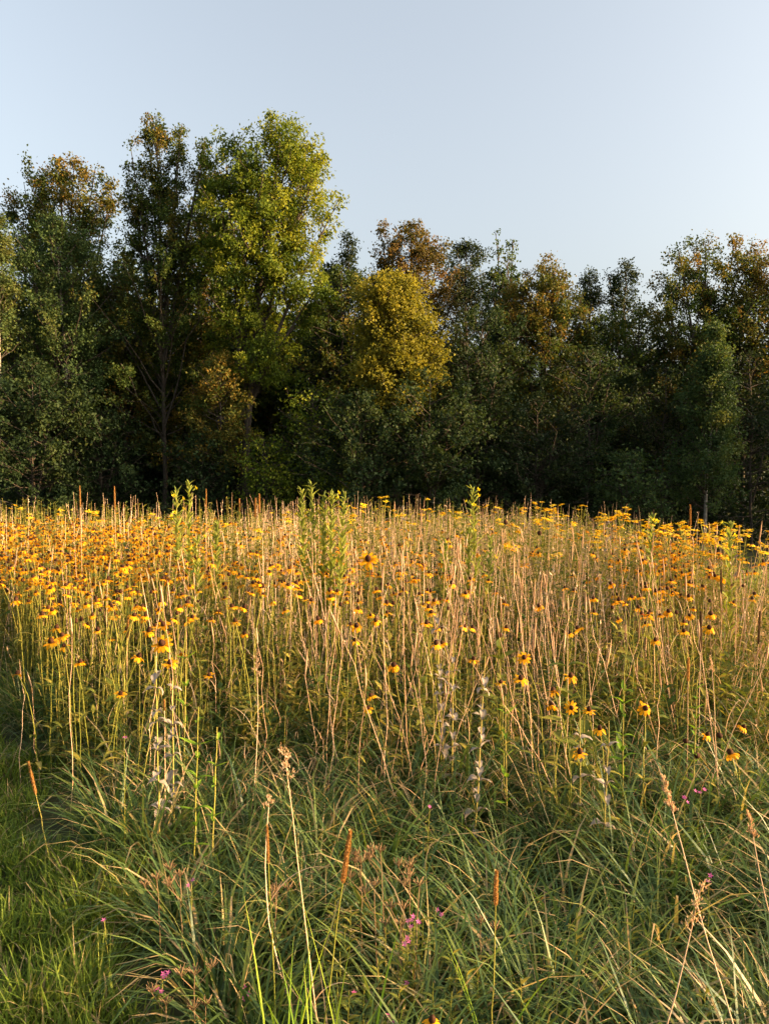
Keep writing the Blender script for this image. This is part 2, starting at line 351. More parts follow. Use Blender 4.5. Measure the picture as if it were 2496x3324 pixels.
plant_tree('russet_maple_tree', 'russet red maple standing behind the golden rounded tree', 1330, 735, 36, 100,
           leads=[(1235, 730, .4, 70), (1420, 800, .35, 90), (1475, 940, .3, 80), (1290, 790, .4, 70), (1180, 900, .3, 70)],
           cb=.3, prof=FAN, leafm='rust_leaf', nprim=110, asc=.6, nsec=7, nleaf=40000, lsize=.112, tint=(.5, .2), warm=red_top(.08, .4), seed=14)
plant_tree('linden_tree', 'dense golden yellow rounded tree in the middle of the tree line', 1275, 905, 29.5, 84, base_px=1290,
           leads=[(1350, 990, .4, 66), (1225, 970, .4, 50), (1405, 1110, .35, 48)],
           cb=.42, prof=DOME, leafm='linden_leaf', nprim=150, asc=.45, nsec=9, nleaf=38000, lsize=.100, aspect=.75, tint=(.55, .18), seed=15, clump=.14, trunk_r=.13)
plant_tree('pine_tree', 'dark pointed pine top rising behind the russet maple', 1512, 800, 39, 72,
           cb=.3, prof=([0, .4, .8, 1], [1, .9, .75, .3]), leafm='dark_leaf', nprim=80, asc=.45, nsec=8, nleaf=18445, lsize=.13, aspect=.45, seed=16, tint=(.5, .25))
plant_tree('spindly_poplar_tree', 'spindly poplar with two bare leafy shoots sticking above the tree line', 1620, 755, 36, 30, base_px=1640,
           leads=[(1672, 765, .5, 26), (1590, 900, .4, 45), (1660, 900, .4, 45), (1640, 840, .45, 36)],
           cb=.4, prof=([0, .3, .55, .8, 1], [2.2, 1.6, .9, .6, .35]), leafm='birch_leaf', nprim=150, asc=.8, nsec=4, nleaf=9100, lsize=.117, aspect=.75, seed=17, clump=.08, trunk_r=.09)
plant_tree('oak_tree', 'broad golden green tree right of the spindly poplar shoots', 1745, 850, 34, 110,
           leads=[(1860, 960, .35, 110), (1680, 950, .35, 90), (1930, 1080, .3, 90), (1790, 900, .4, 80)],
           cb=.25, prof=FAN, leafm='maple_leaf', nprim=110, asc=.5, nsec=8, nleaf=38000, lsize=.109, tint=(.55, .2), seed=18, warm=red_top(.2, .5))
plant_tree('spruce_tree', 'dark narrow spruce right of the golden green broad tree', 1905, 880, 40, 62,
           cb=.15, prof=SPIRE, leafm='dark_leaf', nprim=90, asc=.45, nsec=8, nleaf=16275, lsize=.13, aspect=.45, droop=.1, seed=19, tint=(.5, .25))
plant_tree('black_spruce_tree', 'dark spruce with two blunt tips left of the big right maple', 2030, 855, 39, 72,
           leads=[(1975, 880, .5, 50)], cb=.15, prof=SPIRE, leafm='dark_leaf', nprim=110, asc=.45, nsec=8, nleaf=18445, lsize=.13, aspect=.45, droop=.08, seed=20, tint=(.45, .25))
plant_tree('orange_maple_tree', 'large maple turning orange at the right end of the tree line', 2290, 775, 34, 130,
           leads=[(2390, 770, .35, 110), (2180, 820, .35, 100), (2470, 800, .35, 120), (2120, 930, .3, 90), (2560, 820, .3, 130), (2440, 900, .3, 90)],
           cb=.28, prof=FAN, leafm='maple_leaf', nprim=130, asc=.55, nsec=7, nleaf=52000, lsize=.109, tint=(.56, .2), warm=autumn_sun_right(.42, .2, 3.5), seed=21)  # orange right side: turned leaves, with warm sunlight painted into the tint too
plant_tree('pale_birch_tree', 'slim blue green birch with pale trunk in front of the right maple', 2300, 1070, 28, 80, base_px=2287,
           cb=.18, prof=CONE, leafm='birch_leaf', nprim=80, asc=.5, nsec=7, nleaf=21000, lsize=.085, aspect=.7, seed=22, bark='pale_bark', trunk_r=.06, tint=(.4, .2))
plant_tree('leaning_birch_tree', 'thin pale birch trunk at the far left edge of the picture', 15, 725, 29, 50, base_px=-5,
           cb=.5, prof=SPIRE, leafm='birch_leaf', nprim=40, asc=.6, nsec=6, nleaf=7875, lsize=.093, aspect=.7, seed=23, bark='pale_bark', trunk_r=.08, tint=(.75, .2))
plant_tree('grey_birch_tree', 'grey green birch in front of the rounded bronze maple', 195, 715, 31, 110, base_px=225,
           leads=[(270, 800, .4, 80), (110, 850, .4, 80)], cb=.3, prof=OVAL, leafm='birch_leaf', nprim=80, asc=.6, nsec=7, nleaf=26250, lsize=.093, aspect=.7, seed=24, bark='pale_bark', trunk_r=.09, tint=(.45, .2))
plant_tree('young_ash_tree', 'yellow tinged young tree between the open maple and the bright green tree', 690, 560, 35, 90,
           leads=[(640, 700, .4, 80)], cb=.25, prof=OVAL, leafm='maple_leaf', nprim=80, asc=.5, nsec=7, nleaf=28000, lsize=.101, seed=25, tint=(.55, .2), bark='pale_bark')
plant_tree('slender_spruce_tree', 'small dark spruce tip between the bright green tree and the russet maple', 1135, 770, 38, 52,
           cb=.15, prof=SPIRE, leafm='dark_leaf', nprim=80, asc=.45, nsec=7, nleaf=10850, lsize=.13, aspect=.45, seed=26)
plant_tree('golden_sapling_tree', 'golden sapling with lit leaves low beside the bright green tree trunk', 720, 1180, 30, 70, base_px=720,
           leads=[(680, 1250, .4, 50)], cb=.4, prof=DOME, leafm='maple_leaf', nprim=50, asc=.25, nsec=6, nleaf=10500, lsize=.101, seed=27, trunk_r=.05, tint=(.68, .15))
for i, (px, top, D, hw, nl, tt, lab) in enumerate([
    (410, 900, 34, 120, 17000, .5, 'layered maple with level golden branches between the rounded and the open maple'),
    (620, 960, 34, 110, 16000, .55, 'layered maple with level golden branches right of the pale straight trunk'),
    (60, 930, 33, 130, 15000, .4, 'dark layered maple behind the thin left birch trunk'),
    (1110, 880, 34.5, 95, 15000, .4, 'dark tree in the gap between the bright green and the golden tree'),
    (2060, 1010, 36, 120, 14000, .45, 'dark bronze tree under the two blunt spruce tips')]):
    plant_tree('layered_maple_tree', lab, px, top, D, hw, leads=[(px - hw * .5, top + 70, .3, hw * .6), (px + hw * .5, top + 110, .3, hw * .6)], cb=.28, prof=DOME, leafm='maple_leaf',
               nprim=70, asc=.12, nsec=7, nleaf=nl, lsize=.125, seed=200 + i, trunk_r=.08, tint=(tt, .2), clump=.13)
# understory saplings along the wood edge: (label, px, top, D, half width, leaf, leaves)
for i, (nm, lab, px, top, D, hw, lm, nl) in enumerate([
    ('beech_sapling', 'wide dark beech sapling below the rounded bronze maple', 120, 1180, 29, 150, 'beech_leaf', 24000),
    ('beech_sapling', 'low dark sapling right of the wide beech at the left', 340, 1330, 30.5, 110, 'beech_leaf', 8000),
    ('beech_sapling', 'sapling at the foot of the open maple trunk', 655, 1400, 30, 80, 'beech_leaf', 6500),
    ('ash_sapling', 'slim green sapling right of the leaning trunk of the bright green tree', 875, 1420, 28.5, 60, 'ash_leaf', 3200),
    ('ash_sapling', 'fresh green low branching sapling under the bright green crown', 1010, 1260, 29.5, 95, 'ash_leaf', 5200),
    ('beech_sapling', 'arching dark sapling below the golden rounded tree', 1180, 1270, 28.5, 150, 'beech_leaf', 14000),
    ('beech_sapling', 'bushy dark sapling right below the golden rounded tree', 1400, 1220, 28.8, 140, 'beech_leaf', 14000),
    ('hemlock_sapling', 'dark green leafy sapling between the golden tree and the broad oak', 1560, 1010, 31, 110, 'beech_leaf', 12000),
    ('hemlock_sapling', 'low bush under the golden green broad tree', 1740, 1290, 30, 130, 'dark_leaf', 9000),
    ('hemlock_sapling', 'dark leafy sapling below the two blunt spruce tips', 1900, 1130, 31.5, 120, 'beech_leaf', 11000),
    ('hemlock_sapling', 'low pale bush near the foot of the slim birch', 2060, 1480, 28.5, 90, 'birch_leaf', 5000),
    ('hemlock_sapling', 'dark sapling at the right edge behind the slim birch', 2440, 1150, 31, 130, 'dark_leaf', 9000),
    ('hemlock_sapling', 'dark sapling between the slim birch and the blunt spruce', 2150, 1190, 33, 110, 'dark_leaf', 9000)]):
    plant_tree(nm, lab, px, top, D, hw, leads=[(px - hw * .5, top + 90, .25, hw * .7), (px + hw * .5, top + 120, .25, hw * .7)], cb=.07,
               prof=DOME, leafm=lm, nprim=80, asc=.2, nsec=6, nleaf=int(nl * .85), lsize=.12, aspect=.55, seed=40 + i, thick=.45, trunk_r=.05, droop=.08, tint=(.45, .22), hang=.5)
# trees deeper in the wood and on past the right edge of the picture, shared crowns
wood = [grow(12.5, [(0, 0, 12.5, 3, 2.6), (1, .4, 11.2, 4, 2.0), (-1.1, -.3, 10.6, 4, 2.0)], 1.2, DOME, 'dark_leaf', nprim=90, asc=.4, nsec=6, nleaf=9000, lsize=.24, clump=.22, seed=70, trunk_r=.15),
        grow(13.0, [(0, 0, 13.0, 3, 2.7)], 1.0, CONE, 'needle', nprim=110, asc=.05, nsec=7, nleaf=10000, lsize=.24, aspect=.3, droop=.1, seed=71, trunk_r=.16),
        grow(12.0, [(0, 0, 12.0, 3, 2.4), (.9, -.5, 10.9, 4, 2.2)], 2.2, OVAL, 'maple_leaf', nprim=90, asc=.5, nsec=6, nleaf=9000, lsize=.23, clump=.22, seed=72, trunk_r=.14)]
wr = random.Random(3)
for row, (y0, n, x0, x1) in enumerate([(39.5, 13, -21, 21), (44, 13, -24, 24), (50, 12, -27, 27)]):
    for i in range(n):
        x = x0 + (x1 - x0) * (i + wr.uniform(.2, .8)) / n; y = y0 + wr.uniform(-1.4, 1.4)
        s = wr.uniform(.80, 1.02)
        s *= .88 if x > -1 else 1.1
        tree_object('wood_tree', wood[(i * 2 + row) % 3], x, y, 'dark tree standing deeper in the wood behind the front row', group='dark trees deeper in the wood', rz=wr.uniform(0, 6.28), s=s)
for i in range(18):
    x = (22 + i * 4.0 if i < 7 else 28 + wr.uniform(-2, 2)) + wr.uniform(-1, 1); y = (34 + wr.uniform(-2, 4) if i < 7 else 18.5 + (i - 7) * 1.6 + wr.uniform(-.4, .4))
    tree_object('wood_edge_tree', wood[(i * 2) % 3], x, y, 'tree of the wood edge running on past the right side of the picture', group='wood edge past the right side', rz=wr.uniform(0, 6.28), s=wr.uniform(1.0, 1.25) if i < 7 else wr.uniform(.70, .82))
def undergrowth():
    n = 26000
    x = rng.uniform(-23, 25, n); y = rng.uniform(30.5, 44, n)
    hmax = 1.2 + 1.6 * (0.5 + 0.5 * np.sin(x * 0.9 + np.sin(y))) * rng.uniform(.3, 1, n)
    z = ground_z(x, y) + rng.uniform(0, 1, n) * hmax
    pos = np.stack([x, y, z], 1); d = rng.normal(0, 1, (n, 3)); L = rng.uniform(.12, .26, n)
    V, Fq, T = leaves4(pos, d, rng.normal(0, .5, (n, 3)) + [0, 0, 1], L, L * .55, rng.uniform(0, .8, n))
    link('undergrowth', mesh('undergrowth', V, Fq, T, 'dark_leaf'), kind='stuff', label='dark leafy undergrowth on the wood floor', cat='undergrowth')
undergrowth()
def distant_wood():
    n = 22000
    x = rng.uniform(-38, 38, n); y = rng.uniform(54, 62, n)
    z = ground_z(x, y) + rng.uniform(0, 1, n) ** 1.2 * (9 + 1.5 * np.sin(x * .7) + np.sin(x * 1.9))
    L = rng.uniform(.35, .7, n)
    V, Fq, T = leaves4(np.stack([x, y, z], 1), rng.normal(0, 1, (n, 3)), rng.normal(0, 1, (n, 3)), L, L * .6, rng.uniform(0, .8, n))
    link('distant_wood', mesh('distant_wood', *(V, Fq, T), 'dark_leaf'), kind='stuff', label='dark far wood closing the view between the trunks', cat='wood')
distant_wood()

# ------------------------------------------------------------------ meadow regions (plan)
def lawn_edge(y): return -0.62 - 0.70 * (y - 2.24)          # the mown strip lies left of this line
def sample(n, x0, x1, y0, y1, ok):
    x = rng.uniform(x0, x1, n); y = rng.uniform(y0, y1, n); k = ok(x, y); return x[k], y[k]
def in_lawn(x, y): return (x < lawn_edge(y) + 0.12 * np.sin(y * 5) + 0.1 * np.sin(x * 9)) & (y < 7.2)
def in_tall(x, y): return (x > lawn_edge(y) + 0.1) & (x < 3.6 + 0.15 * np.sin(y * 3)) & (y > 3.7) & (y < 11.6)
def in_view(x, y, m=0.7): return np.abs(x) < 0.54 * y + m

def lawn():
    x, y = sample(200000, -4.6, 0.3, 1.3, 7.2, lambda x, y: in_lawn(x, y) & in_view(x, y, .5) & (rng.uniform(0, 1, len(x)) < np.clip(2.6 / y, 0, 1)))
    x2, y2 = sample(15000, 2.8, 8, 4.5, 18, lambda x, y: (x > 3.5 + 0.1 * np.sin(y * 3)) & in_view(x, y, .8) & (rng.uniform(0, 1, len(x)) < .8))
    x3, y3 = sample(8000, -8, 3, 11.2, 16, lambda x, y: in_view(x, y, .5))
    x = np.concatenate([x, x2, x3]); y = np.concatenate([y, y2, y3]); n = len(x)
    cl = np.sin(x * 6 + 2 * np.sin(y * 4)) * np.sin(y * 7 + x * 2)
    L = (0.09 + 0.06 * cl) * rng.uniform(.7, 1.6, n) + 0.03
    g = blades(np.stack([x, y, ground_z(x, y) - .01], 1), rng.uniform(0, 6.28, n), L, rng.uniform(0, .8, n), rng.uniform(.1, 1.5, n), rng.uniform(.004, .0105, n) * (1 + (y > 6)), 3, np.clip(np.where(rng.uniform(0, 1, n) < .1, .97, .42 + .2 * cl + rng.normal(0, .2, n)), 0, 1), tip=.1)
    link('lawn_grass', mesh('lawn_grass', *g, 'lawn_blade'), kind='stuff', label='short bright green mown grass along the meadow edge', cat='grass')
lawn()

def tuft_field(centres, nper, Lm, spread, name, label, matn='long_blade', tint0=.3, kind='stuff', widths=(.0035, .0100), K=4, lean=(.05, .6), bend=(.5, 2.0)):
    c = np.repeat(centres, nper, axis=0); n = len(c)
    az = rng.uniform(0, 6.28, n); rr = np.abs(rng.normal(0, spread, n))
    x = c[:, 0] + np.cos(az) * rr; y = c[:, 1] + np.sin(az) * rr
    a2 = az + rng.normal(0, .6, n)
    tc = np.repeat(rng.normal(tint0, .12, len(centres)), nper)
    L = np.repeat(rng.uniform(.75, 1.25, len(centres)), nper) * Lm * rng.uniform(.5, 1.2, n)
    dead = rng.uniform(0, 1, n) < .16
    t = np.clip(tc + rng.normal(0, .13, n), 0, .85); t[dead] = rng.uniform(.88, 1, dead.sum())
    return blades(np.stack([x, y, ground_z(x, y) - .02], 1), a2, L, rng.uniform(*lean, n), rng.uniform(*bend, n), rng.uniform(*widths, n), K, t, tip=.12)
def long_grass():
    gs = []
    # foreground tussocks
    x, y = sample(2000, -3.5, 3.6, 1.35, 5.2, lambda x, y: (x > lawn_edge(y) + .05) & in_view(x, y, .9) & (rng.uniform(0, 1, len(x)) < .62))
    gs.append(tuft_field(np.stack([x, y], 1), 54, .45, .05, '', '', tint0=.40, widths=(.004, .015), bend=(.7, 2.3)))
    # between the tall plants
    x, y = sample(3400, -8, 3.4, 4.6, 11.5, lambda x, y: (x > lawn_edge(y)) & (x < 3.6) & in_view(x, y, .9) & (rng.uniform(0, 1, len(x)) < np.clip(7.5 / y, .3, 1)))
    gs.append(tuft_field(np.stack([x, y], 1), 13, .5, .09, '', '', widths=(.004, .009), K=3, lean=(0, .35), bend=(.2, 1.4), tint0=.42))
    # outside the right edge of the picture
    x, y = sample(700, 2.4, 9, .5, 4.4, lambda x, y: np.abs(x) > .54 * y + .6)
    gs.append(tuft_field(np.stack([x, y], 1), 22, .34, .1, '', '', widths=(.008, .014), K=3))
    link('meadow_grass', mesh('meadow_grass', *join(*gs), 'long_blade'), kind='stuff', label='long arching green and straw coloured grass of the meadow', cat='grass')
long_grass()

# ------------------------------------------------------------------ small plant builders
def stem_path(h, bend, k=7, wob=.01, seed=0):
    r_ = np.random.default_rng(seed); s = np.linspace(0, 1, k); a = r_.uniform(0, 6.28)
    w = np.cumsum(r_.normal(0, wob / 2, (k, 2)), 0); w[0] = 0
    return np.stack([np.cos(a) * bend * s ** 2 + w[:, 0], np.sin(a) * bend * s ** 2 + w[:, 1], -0.03 + (h + .03) * s], 1)
def stem_mesh(P, r0, r1, mat, sides=4, tint=.5, name='stem'):
    return mesh(name, *tubes(np.array([P]), np.array([np.linspace(r0, r1, len(P))]), sides, np.array([tint])), mat, smooth=True)
def along(P, f):
    q = f * (len(P) - 1); i = min(int(q), len(P) - 2); return P[i] + (P[i + 1] - P[i]) * (q - i)
def petals_geo(n, r0, r1, w, droop, K=3, jit=.15, keep=1.0, seed=0):
    r_ = np.random.default_rng(seed); out = []
    for i in range(n):
        if r_.uniform() > keep: continue
        L = (r1 - r0) * r_.uniform(.85, 1.12); th0 = .15 + r_.normal(0, jit); dr = droop * r_.uniform(.8, 1.2)
        s = np.linspace(0, 1, K + 1); th = th0 - dr * s
        x = r0 + np.concatenate([[0], np.cumsum(np.cos((th[1:] + th[:-1]) / 2)) * L / K]); z = np.concatenate([[0], np.cumsum(np.sin((th[1:] + th[:-1]) / 2)) * L / K])
        ww = w * .5 * np.array([.5, .95, 1, .45]) if K == 3 else w * .5 * np.interp(s, [0, .3, .7, 1], [.5, .95, 1, .45])
        V = np.stack([np.stack([x, ww, z - .12 * ww], 1), np.stack([x, -ww, z - .12 * ww], 1)], 1).reshape(-1, 3)
        k = np.arange(K) * 2; f = np.stack([k, k + 1, k + 3, k + 2], 1)
        out.append(xform((V, f, np.full(len(V), r_.uniform(.25, .75))), TRS(rot=(0, 0, 6.283 * i / n + r_.normal(0, .08)))))
    return out
CONE_ZR = [(-.004, .004), (0, .0095), (.006, .0122), (.013, .0112), (.019, .007), (.022, .001)]

# black-eyed susans
susan_stems, susan_leaf, susan_pet, susan_cone, susan_petals = [], [], [], [], []
for i in range(6):
    P = stem_path(1.0, rng.uniform(.02, .14), seed=100 + i, wob=.018); susan_stems.append((stem_mesh(P, .0030, .0019, 'green_stem', tint=.45), P))
for i in range(4): susan_leaf.append(mesh('leaf', *long_leaf(.10, .026, curl=.7, tint=.35 + .08 * i, K=4), 'forb_leaf'))
for i in range(6):
    susan_pet.append(mesh('petal_ring', *join(*petals_geo(12, .008, .038, .0125, [.9, 1.3, 1.7, 2.0, .5, 1.5][i], seed=i, keep=[1, 1, .9, .8, 1, .55][i])), 'gold_petal'))
for i in range(3): susan_cone.append(mesh('cone', *lathe([(z, r) for z, r in CONE_ZR], 9, .12), 'cone_brown'))
for i in range(5): susan_petals.append(mesh('petal', *petals_geo(1, .008, .038, .0125, [.6, 1.1, 1.5, 1.9, .2][i], seed=20 + i, K=4)[0], 'gold_petal'))

def head_matrix(P, rz, tilt):
    d = Vector(P[-1] - P[-2]).normalized(); q = d.to_track_quat('Z', 'X')
    return Matrix.Translation(P[-1]) @ (q.to_matrix().to_4x4()) @ Euler((tilt, 0, rz)).to_matrix().to_4x4()
pr = random.Random(5)
def susan(x, y, h, label, group=None, detail=0, bare=False, hs=1.0, face=None, drp=None):
    i = pr.randrange(6); me, P = susan_stems[i]; z = float(ground_z(x, y)); rz = pr.uniform(0, 6.28)
    eu = (pr.uniform(-.08, .08), pr.uniform(-.08, .08), rz)
    if detail:      # move the foot so that the head, not the foot, stands at x, y
        o = Euler(eu).to_matrix() @ Vector(P[-1] * np.array([1, 1, h])); x -= o.x; y -= o.y; z = float(ground_z(x, y))
    root = link('black_eyed_susan', None, None, TRS((x, y, z), eu), label=label, cat='flower', group=group)
    root.empty_display_size = .05
    S = Matrix.Diagonal((1, 1, h, 1)); link('stem', me, root, S)
    Ph = P * np.array([1, 1, h])
    H = head_matrix(Ph, pr.uniform(0, 6.28), pr.uniform(0, .3))
    if face is not None:        # flower turned towards a side
        H = Matrix.Translation(Ph[-1]) @ Euler((0, 0, -rz)).to_matrix().to_4x4() @ Euler((face, 0, 0)).to_matrix().to_4x4()
    H = H @ Matrix.Diagonal((hs, hs, hs, 1))
    hd = link('cone', susan_cone[pr.randrange(3)], root, H @ Matrix.Diagonal((1.0, 1.0, pr.uniform(.9, 1.25), 1)))
    if not bare:
        if detail:
            n = pr.choice([9, 10, 11, 12]); v = pr.randrange(4) if drp is None else drp
            for k in range(n):
                if pr.random() < .06: continue
                link('petal', susan_petals[min(4, v if pr.random() < .7 else pr.randrange(4))], hd, Euler((0, pr.uniform(-.12, .12), 6.283 * k / n + pr.uniform(-.1, .1))).to_matrix().to_4x4())
        else:
            link('petal_ring', susan_pet[pr.randrange(6)], root, H)
    nl = 6 if detail else 2
    for k in range(nl):
        f = pr.uniform(.12, .8) ** 1.1; p = along(Ph, f); s = pr.uniform(.7, 1.25) * (1.15 - .5 * f)
        link('leaf', susan_leaf[pr.randrange(4)], root, Matrix.Translation(p) @ Euler((0, pr.uniform(-.7, .1), pr.uniform(0, 6.28))).to_matrix().to_4x4() @ Matrix.Diagonal((s, s, s, 1)))
    return root
def by_pixel(px, py, D):
    p = at(px, py, D); return p.x, D, p.z - float(ground_z(p.x, D))

near_susans = [   # px, py, D, bare, size, face, petal droop, label
    (262, 2150, 3.7, 0, 1.1, None, 1, 'drooping yellow coneflower on a long stem above the pale weed at the left'),
    (528, 2090, 3.6, 0, 1.5, .75, 0, 'largest open golden flower facing out beside the thin straight stalk at the left'),
    (485, 2055, 3.8, 0, 1.1, None, 2, 'drooping golden flower just above the largest open one at the left'),
    (450, 2128, 3.6, 0, 1.1, None, 1, 'golden flower lower left of the largest open one'),
    (553, 2150, 3.5, 0, 1.1, .5, 0, 'golden flower just below the largest open one at the left'),
    (392, 2252, 3.5, 0, .9, None, 0, 'small yellow flower low between grasses left of the pale weeds'),
    (680, 2190, 3.8, 0, .9, .3, 0, 'small lone flat yellow flower right of the left pale weeds'),
    (1700, 2140, 3.5, 0, 1.0, .9, 4, 'upturned golden flower topping the leaning pair right of the pale weeds'),
    (1690, 2205, 3.4, 0, 1.15, .35, 1, 'golden flower with tall dark cone, lower of the leaning pair'),
    (1852, 2198, 3.4, 0, 1.05, .25, 1, 'golden flower on a curved stem right of the leaning pair'),
    (1795, 2240, 3.3, 0, 1.0, None, 0, 'tilted golden flower crossing the bunch of straw stalks'),
    (1790, 2278, 3.3, 0, .9, None, 1, 'small golden flower directly under the tilted one by the straw stalks'),
    (1853, 2302, 3.2, 0, .9, 1.3, 4, 'small star shaped yellow flower facing the viewer'),
    (1910, 2312, 3.3, 0, .9, .3, 4, 'flat yellow flower seen edge on right of the star shaped one'),
    (1945, 2370, 3.1, 0, .9, None, 1, 'orange flower half hidden behind a curled pale leaf'),
    (1880, 2450, 3.0, 0, 1.0, .3, 4, 'pair of flat orange petals low in the grass by white leaves'),
    (2092, 2298, 3.3, 0, 1.1, 1.1, 3, 'slanted folded orange flower alone on the right'),
    (2222, 2405, 3.3, 1, 1.0, None, 0, 'bare dark cone leftmost of the cone heads at the right'),
    (2292, 2392, 3.3, 0, .85, None, 3, 'dark cone with few short petals, second of the right cone heads'),
    (2338, 2390, 3.4, 1, 1.1, None, 0, 'bare dark cone upper of the cone heads at the right'),
    (2372, 2440, 3.2, 0, 1.2, None, 2, 'broad yellow drooping flower with purple brown cone at the right'),
    (2262, 2455, 3.2, 1, 1.1, None, 0, 'lowest bare dark cone at the right'),
    (2410, 2360, 3.4, 0, .9, None, 3, 'small faded flower with tall cone above the broad yellow right one'),
    (1278, 2165, 3.7, 0, 1.2, .3, 2, 'drooping golden flower in the grass at the middle of the meadow'),
    (1158, 2040, 4.0, 0, 1.2, 1.0, 2, 'golden flower turned sideways at the middle of the meadow'),
    (1195, 1815, 4.6, 0, 1.75, .8, 0, 'big wide open golden flower standing out in the middle of the flower band'),
    (1640, 1700, 7.0, 1, 1.6, None, 0, 'large bare dark seed cone high at the right of the middle'),
    (1750, 1735, 6.0, 1, 1.7, None, 0, 'dark bare seed cone on a tall stem among the right yellow heads'),
    (1205, 2260, 3.6, 0, .9, None, 3, 'small faded golden flower low among the straw stalks of the middle'),
    (1195, 2300, 3.5, 0, .8, .4, 4, 'tiny yellow flower lowest among the straw stalks of the middle'),
    (1505, 2035, 4.2, 0, 1.0, None, 1, 'golden flower with dark cone right of the tall pale weed'),
    (1535, 2140, 3.7, 0, 1.0, None, 2, 'fading golden flower above the second pale weed'),
    (1625, 2215, 3.5, 0, .9, .3, 4, 'flat orange flower behind the pale straw stems near the second pale weed'),
    (1390, 1975, 4.5, 0, 1.0, None, 1, 'golden flower with dark cone left of the tall pale weed'),
    (185, 2040, 4.1, 0, 1.1, None, 2, 'golden drooping flower with tall cone in the lower left of the flower band'),
    (54, 1945, 4.6, 0, 1.2, None, 1, 'wide golden flower with pointed cone near the left edge'),
    (372, 2000, 4.3, 0, 1.1, None, 2, 'golden flower with dark red cone left of the upright straw head'),
    (60, 2190, 3.9, 0, 1.0, None, 0, 'dusty golden flower near the left edge below the band'),
    (168, 2085, 3.9, 0, 1.3, .4, 0, 'broad flat golden flower at the lower left of the flower band'),
    (1402, 3305, 1.62, 0, .72, .25, 1, 'bright orange yellow flower at the very bottom of the picture')]
for px, py, D, bare, hs, face, dv, lab in near_susans:
    x, y, h = by_pixel(px, py, D)
    susan(x, y, max(h, .08), lab, detail=1, bare=bool(bare), hs=hs * .95, face=face, drp=dv)

def ell(px, py, cx, cy, rx, ry): return np.exp(-(((px - cx) / rx) ** 2 + ((py - cy) / ry) ** 2))
def meadow_heads(n, hm, hsd, dens, y0=3.6, y1=11.4):
    x = rng.uniform(-7.5, 3.6, n); y = rng.uniform(y0, y1, n); h = np.clip(rng.normal(hm, hsd, n), .45, 1.2)
    k = in_tall(x, y) & in_view(x, y, .3); x, y, h = x[k], y[k], h[k]
    z = ground_z(x, y) + h; px, py = project(x, y, z)
    k = rng.uniform(0, 1, len(x)) < dens(px, py); o = np.argsort(y[k])
    return x[k][o], y[k][o], h[k][o], px[k][o], py[k][o]
def susan_density(px, py):
    return np.clip(1.0 * ell(px, py, 120, 1830, 430, 170) + .6 * ell(px, py, 380, 1790, 330, 90) + .30 * ell(px, py, 1050, 1900, 330, 130) + .22 * ell(px, py, 1250, 1840, 200, 80)
                   + .55 * ell(px, py, 2150, 1880, 110, 140) + .25 * ell(px, py, 2300, 1800, 130, 100) + .035 * (py > 1690) * (py < 2120), 0, 1) * np.clip((py - 1675) / 40, 0, 1)
X, Y, H, PX, PY = meadow_heads(14500, .84, .09, susan_density)
print('susans', len(X))
def zone(px, py):
    if px < 800: return ('golden black-eyed susan in the thick flower patch at the left of the meadow', 'black-eyed susans of the left patch')
    if px < 1650: return ('golden flower in the looser band in the middle of the meadow', 'black-eyed susans of the middle band')
    return ('golden black-eyed susan in the small flower patch at the right of the meadow', 'black-eyed susans of the right patch')
NS = 258
for i in range(min(NS, len(X))):
    lab, grp = zone(PX[i], PY[i]); susan(X[i], Y[i], H[i], lab, grp, detail=0, bare=pr.random() < .14, hs=pr.uniform(.7, 1.05))
def far_susans(X, Y, H):
    gs, gp, gc = [], [], []
    stems = [P for _, P in susan_stems]
    petv = [join(*petals_geo(8, .008, .040, .017, d, seed=50 + k, K=2)) for k, d in enumerate([.8, 1.3, 1.8, .5])]
    conev = lathe([(z, r * .85) for z, r in CONE_ZR[1::2]] + [(.022, .001)], 5, .1)
    for x, y, h in zip(X, Y, H):
        P = stems[pr.randrange(6)] * np.array([1, 1, h]); a = pr.uniform(0, 6.28); ca, sa = math.cos(a), math.sin(a)
        P = np.stack([P[:, 0] * ca - P[:, 1] * sa + x, P[:, 0] * sa + P[:, 1] * ca + y, P[:, 2] + float(ground_z(x, y))], 1)
        gs.append(tubes(np.array([P]), np.array([np.linspace(.003, .002, len(P))]), 3, np.array([.55])))
        M = Matrix.Translation(P[-1]) @ Euler((pr.uniform(-.4, .4), pr.uniform(-.4, .4), a)).to_matrix().to_4x4() @ Matrix.Diagonal((pr.uniform(.9, 1.2),) * 3 + (1,))
        gc.append(xform(conev, M))
        if pr.random() > .12: gp.append(xform(petv[pr.randrange(4)], M))
    root = link('distant_susans', None, kind='stuff', label='mass of far golden black-eyed susans at the back of the meadow', cat='flowers')
    link('stem_mass', mesh('stem_mass', *join(*gs), 'green_stem'), root, kind='stuff'); link('petal_mass', mesh('petal_mass', *join(*gp), 'gold_petal'), root, kind='stuff')
    link('cone_mass', mesh('cone_mass', *join(*gc), 'cone_brown'), root, kind='stuff')
if len(X) > NS: far_susans(X[NS:], Y[NS:], H[NS:])

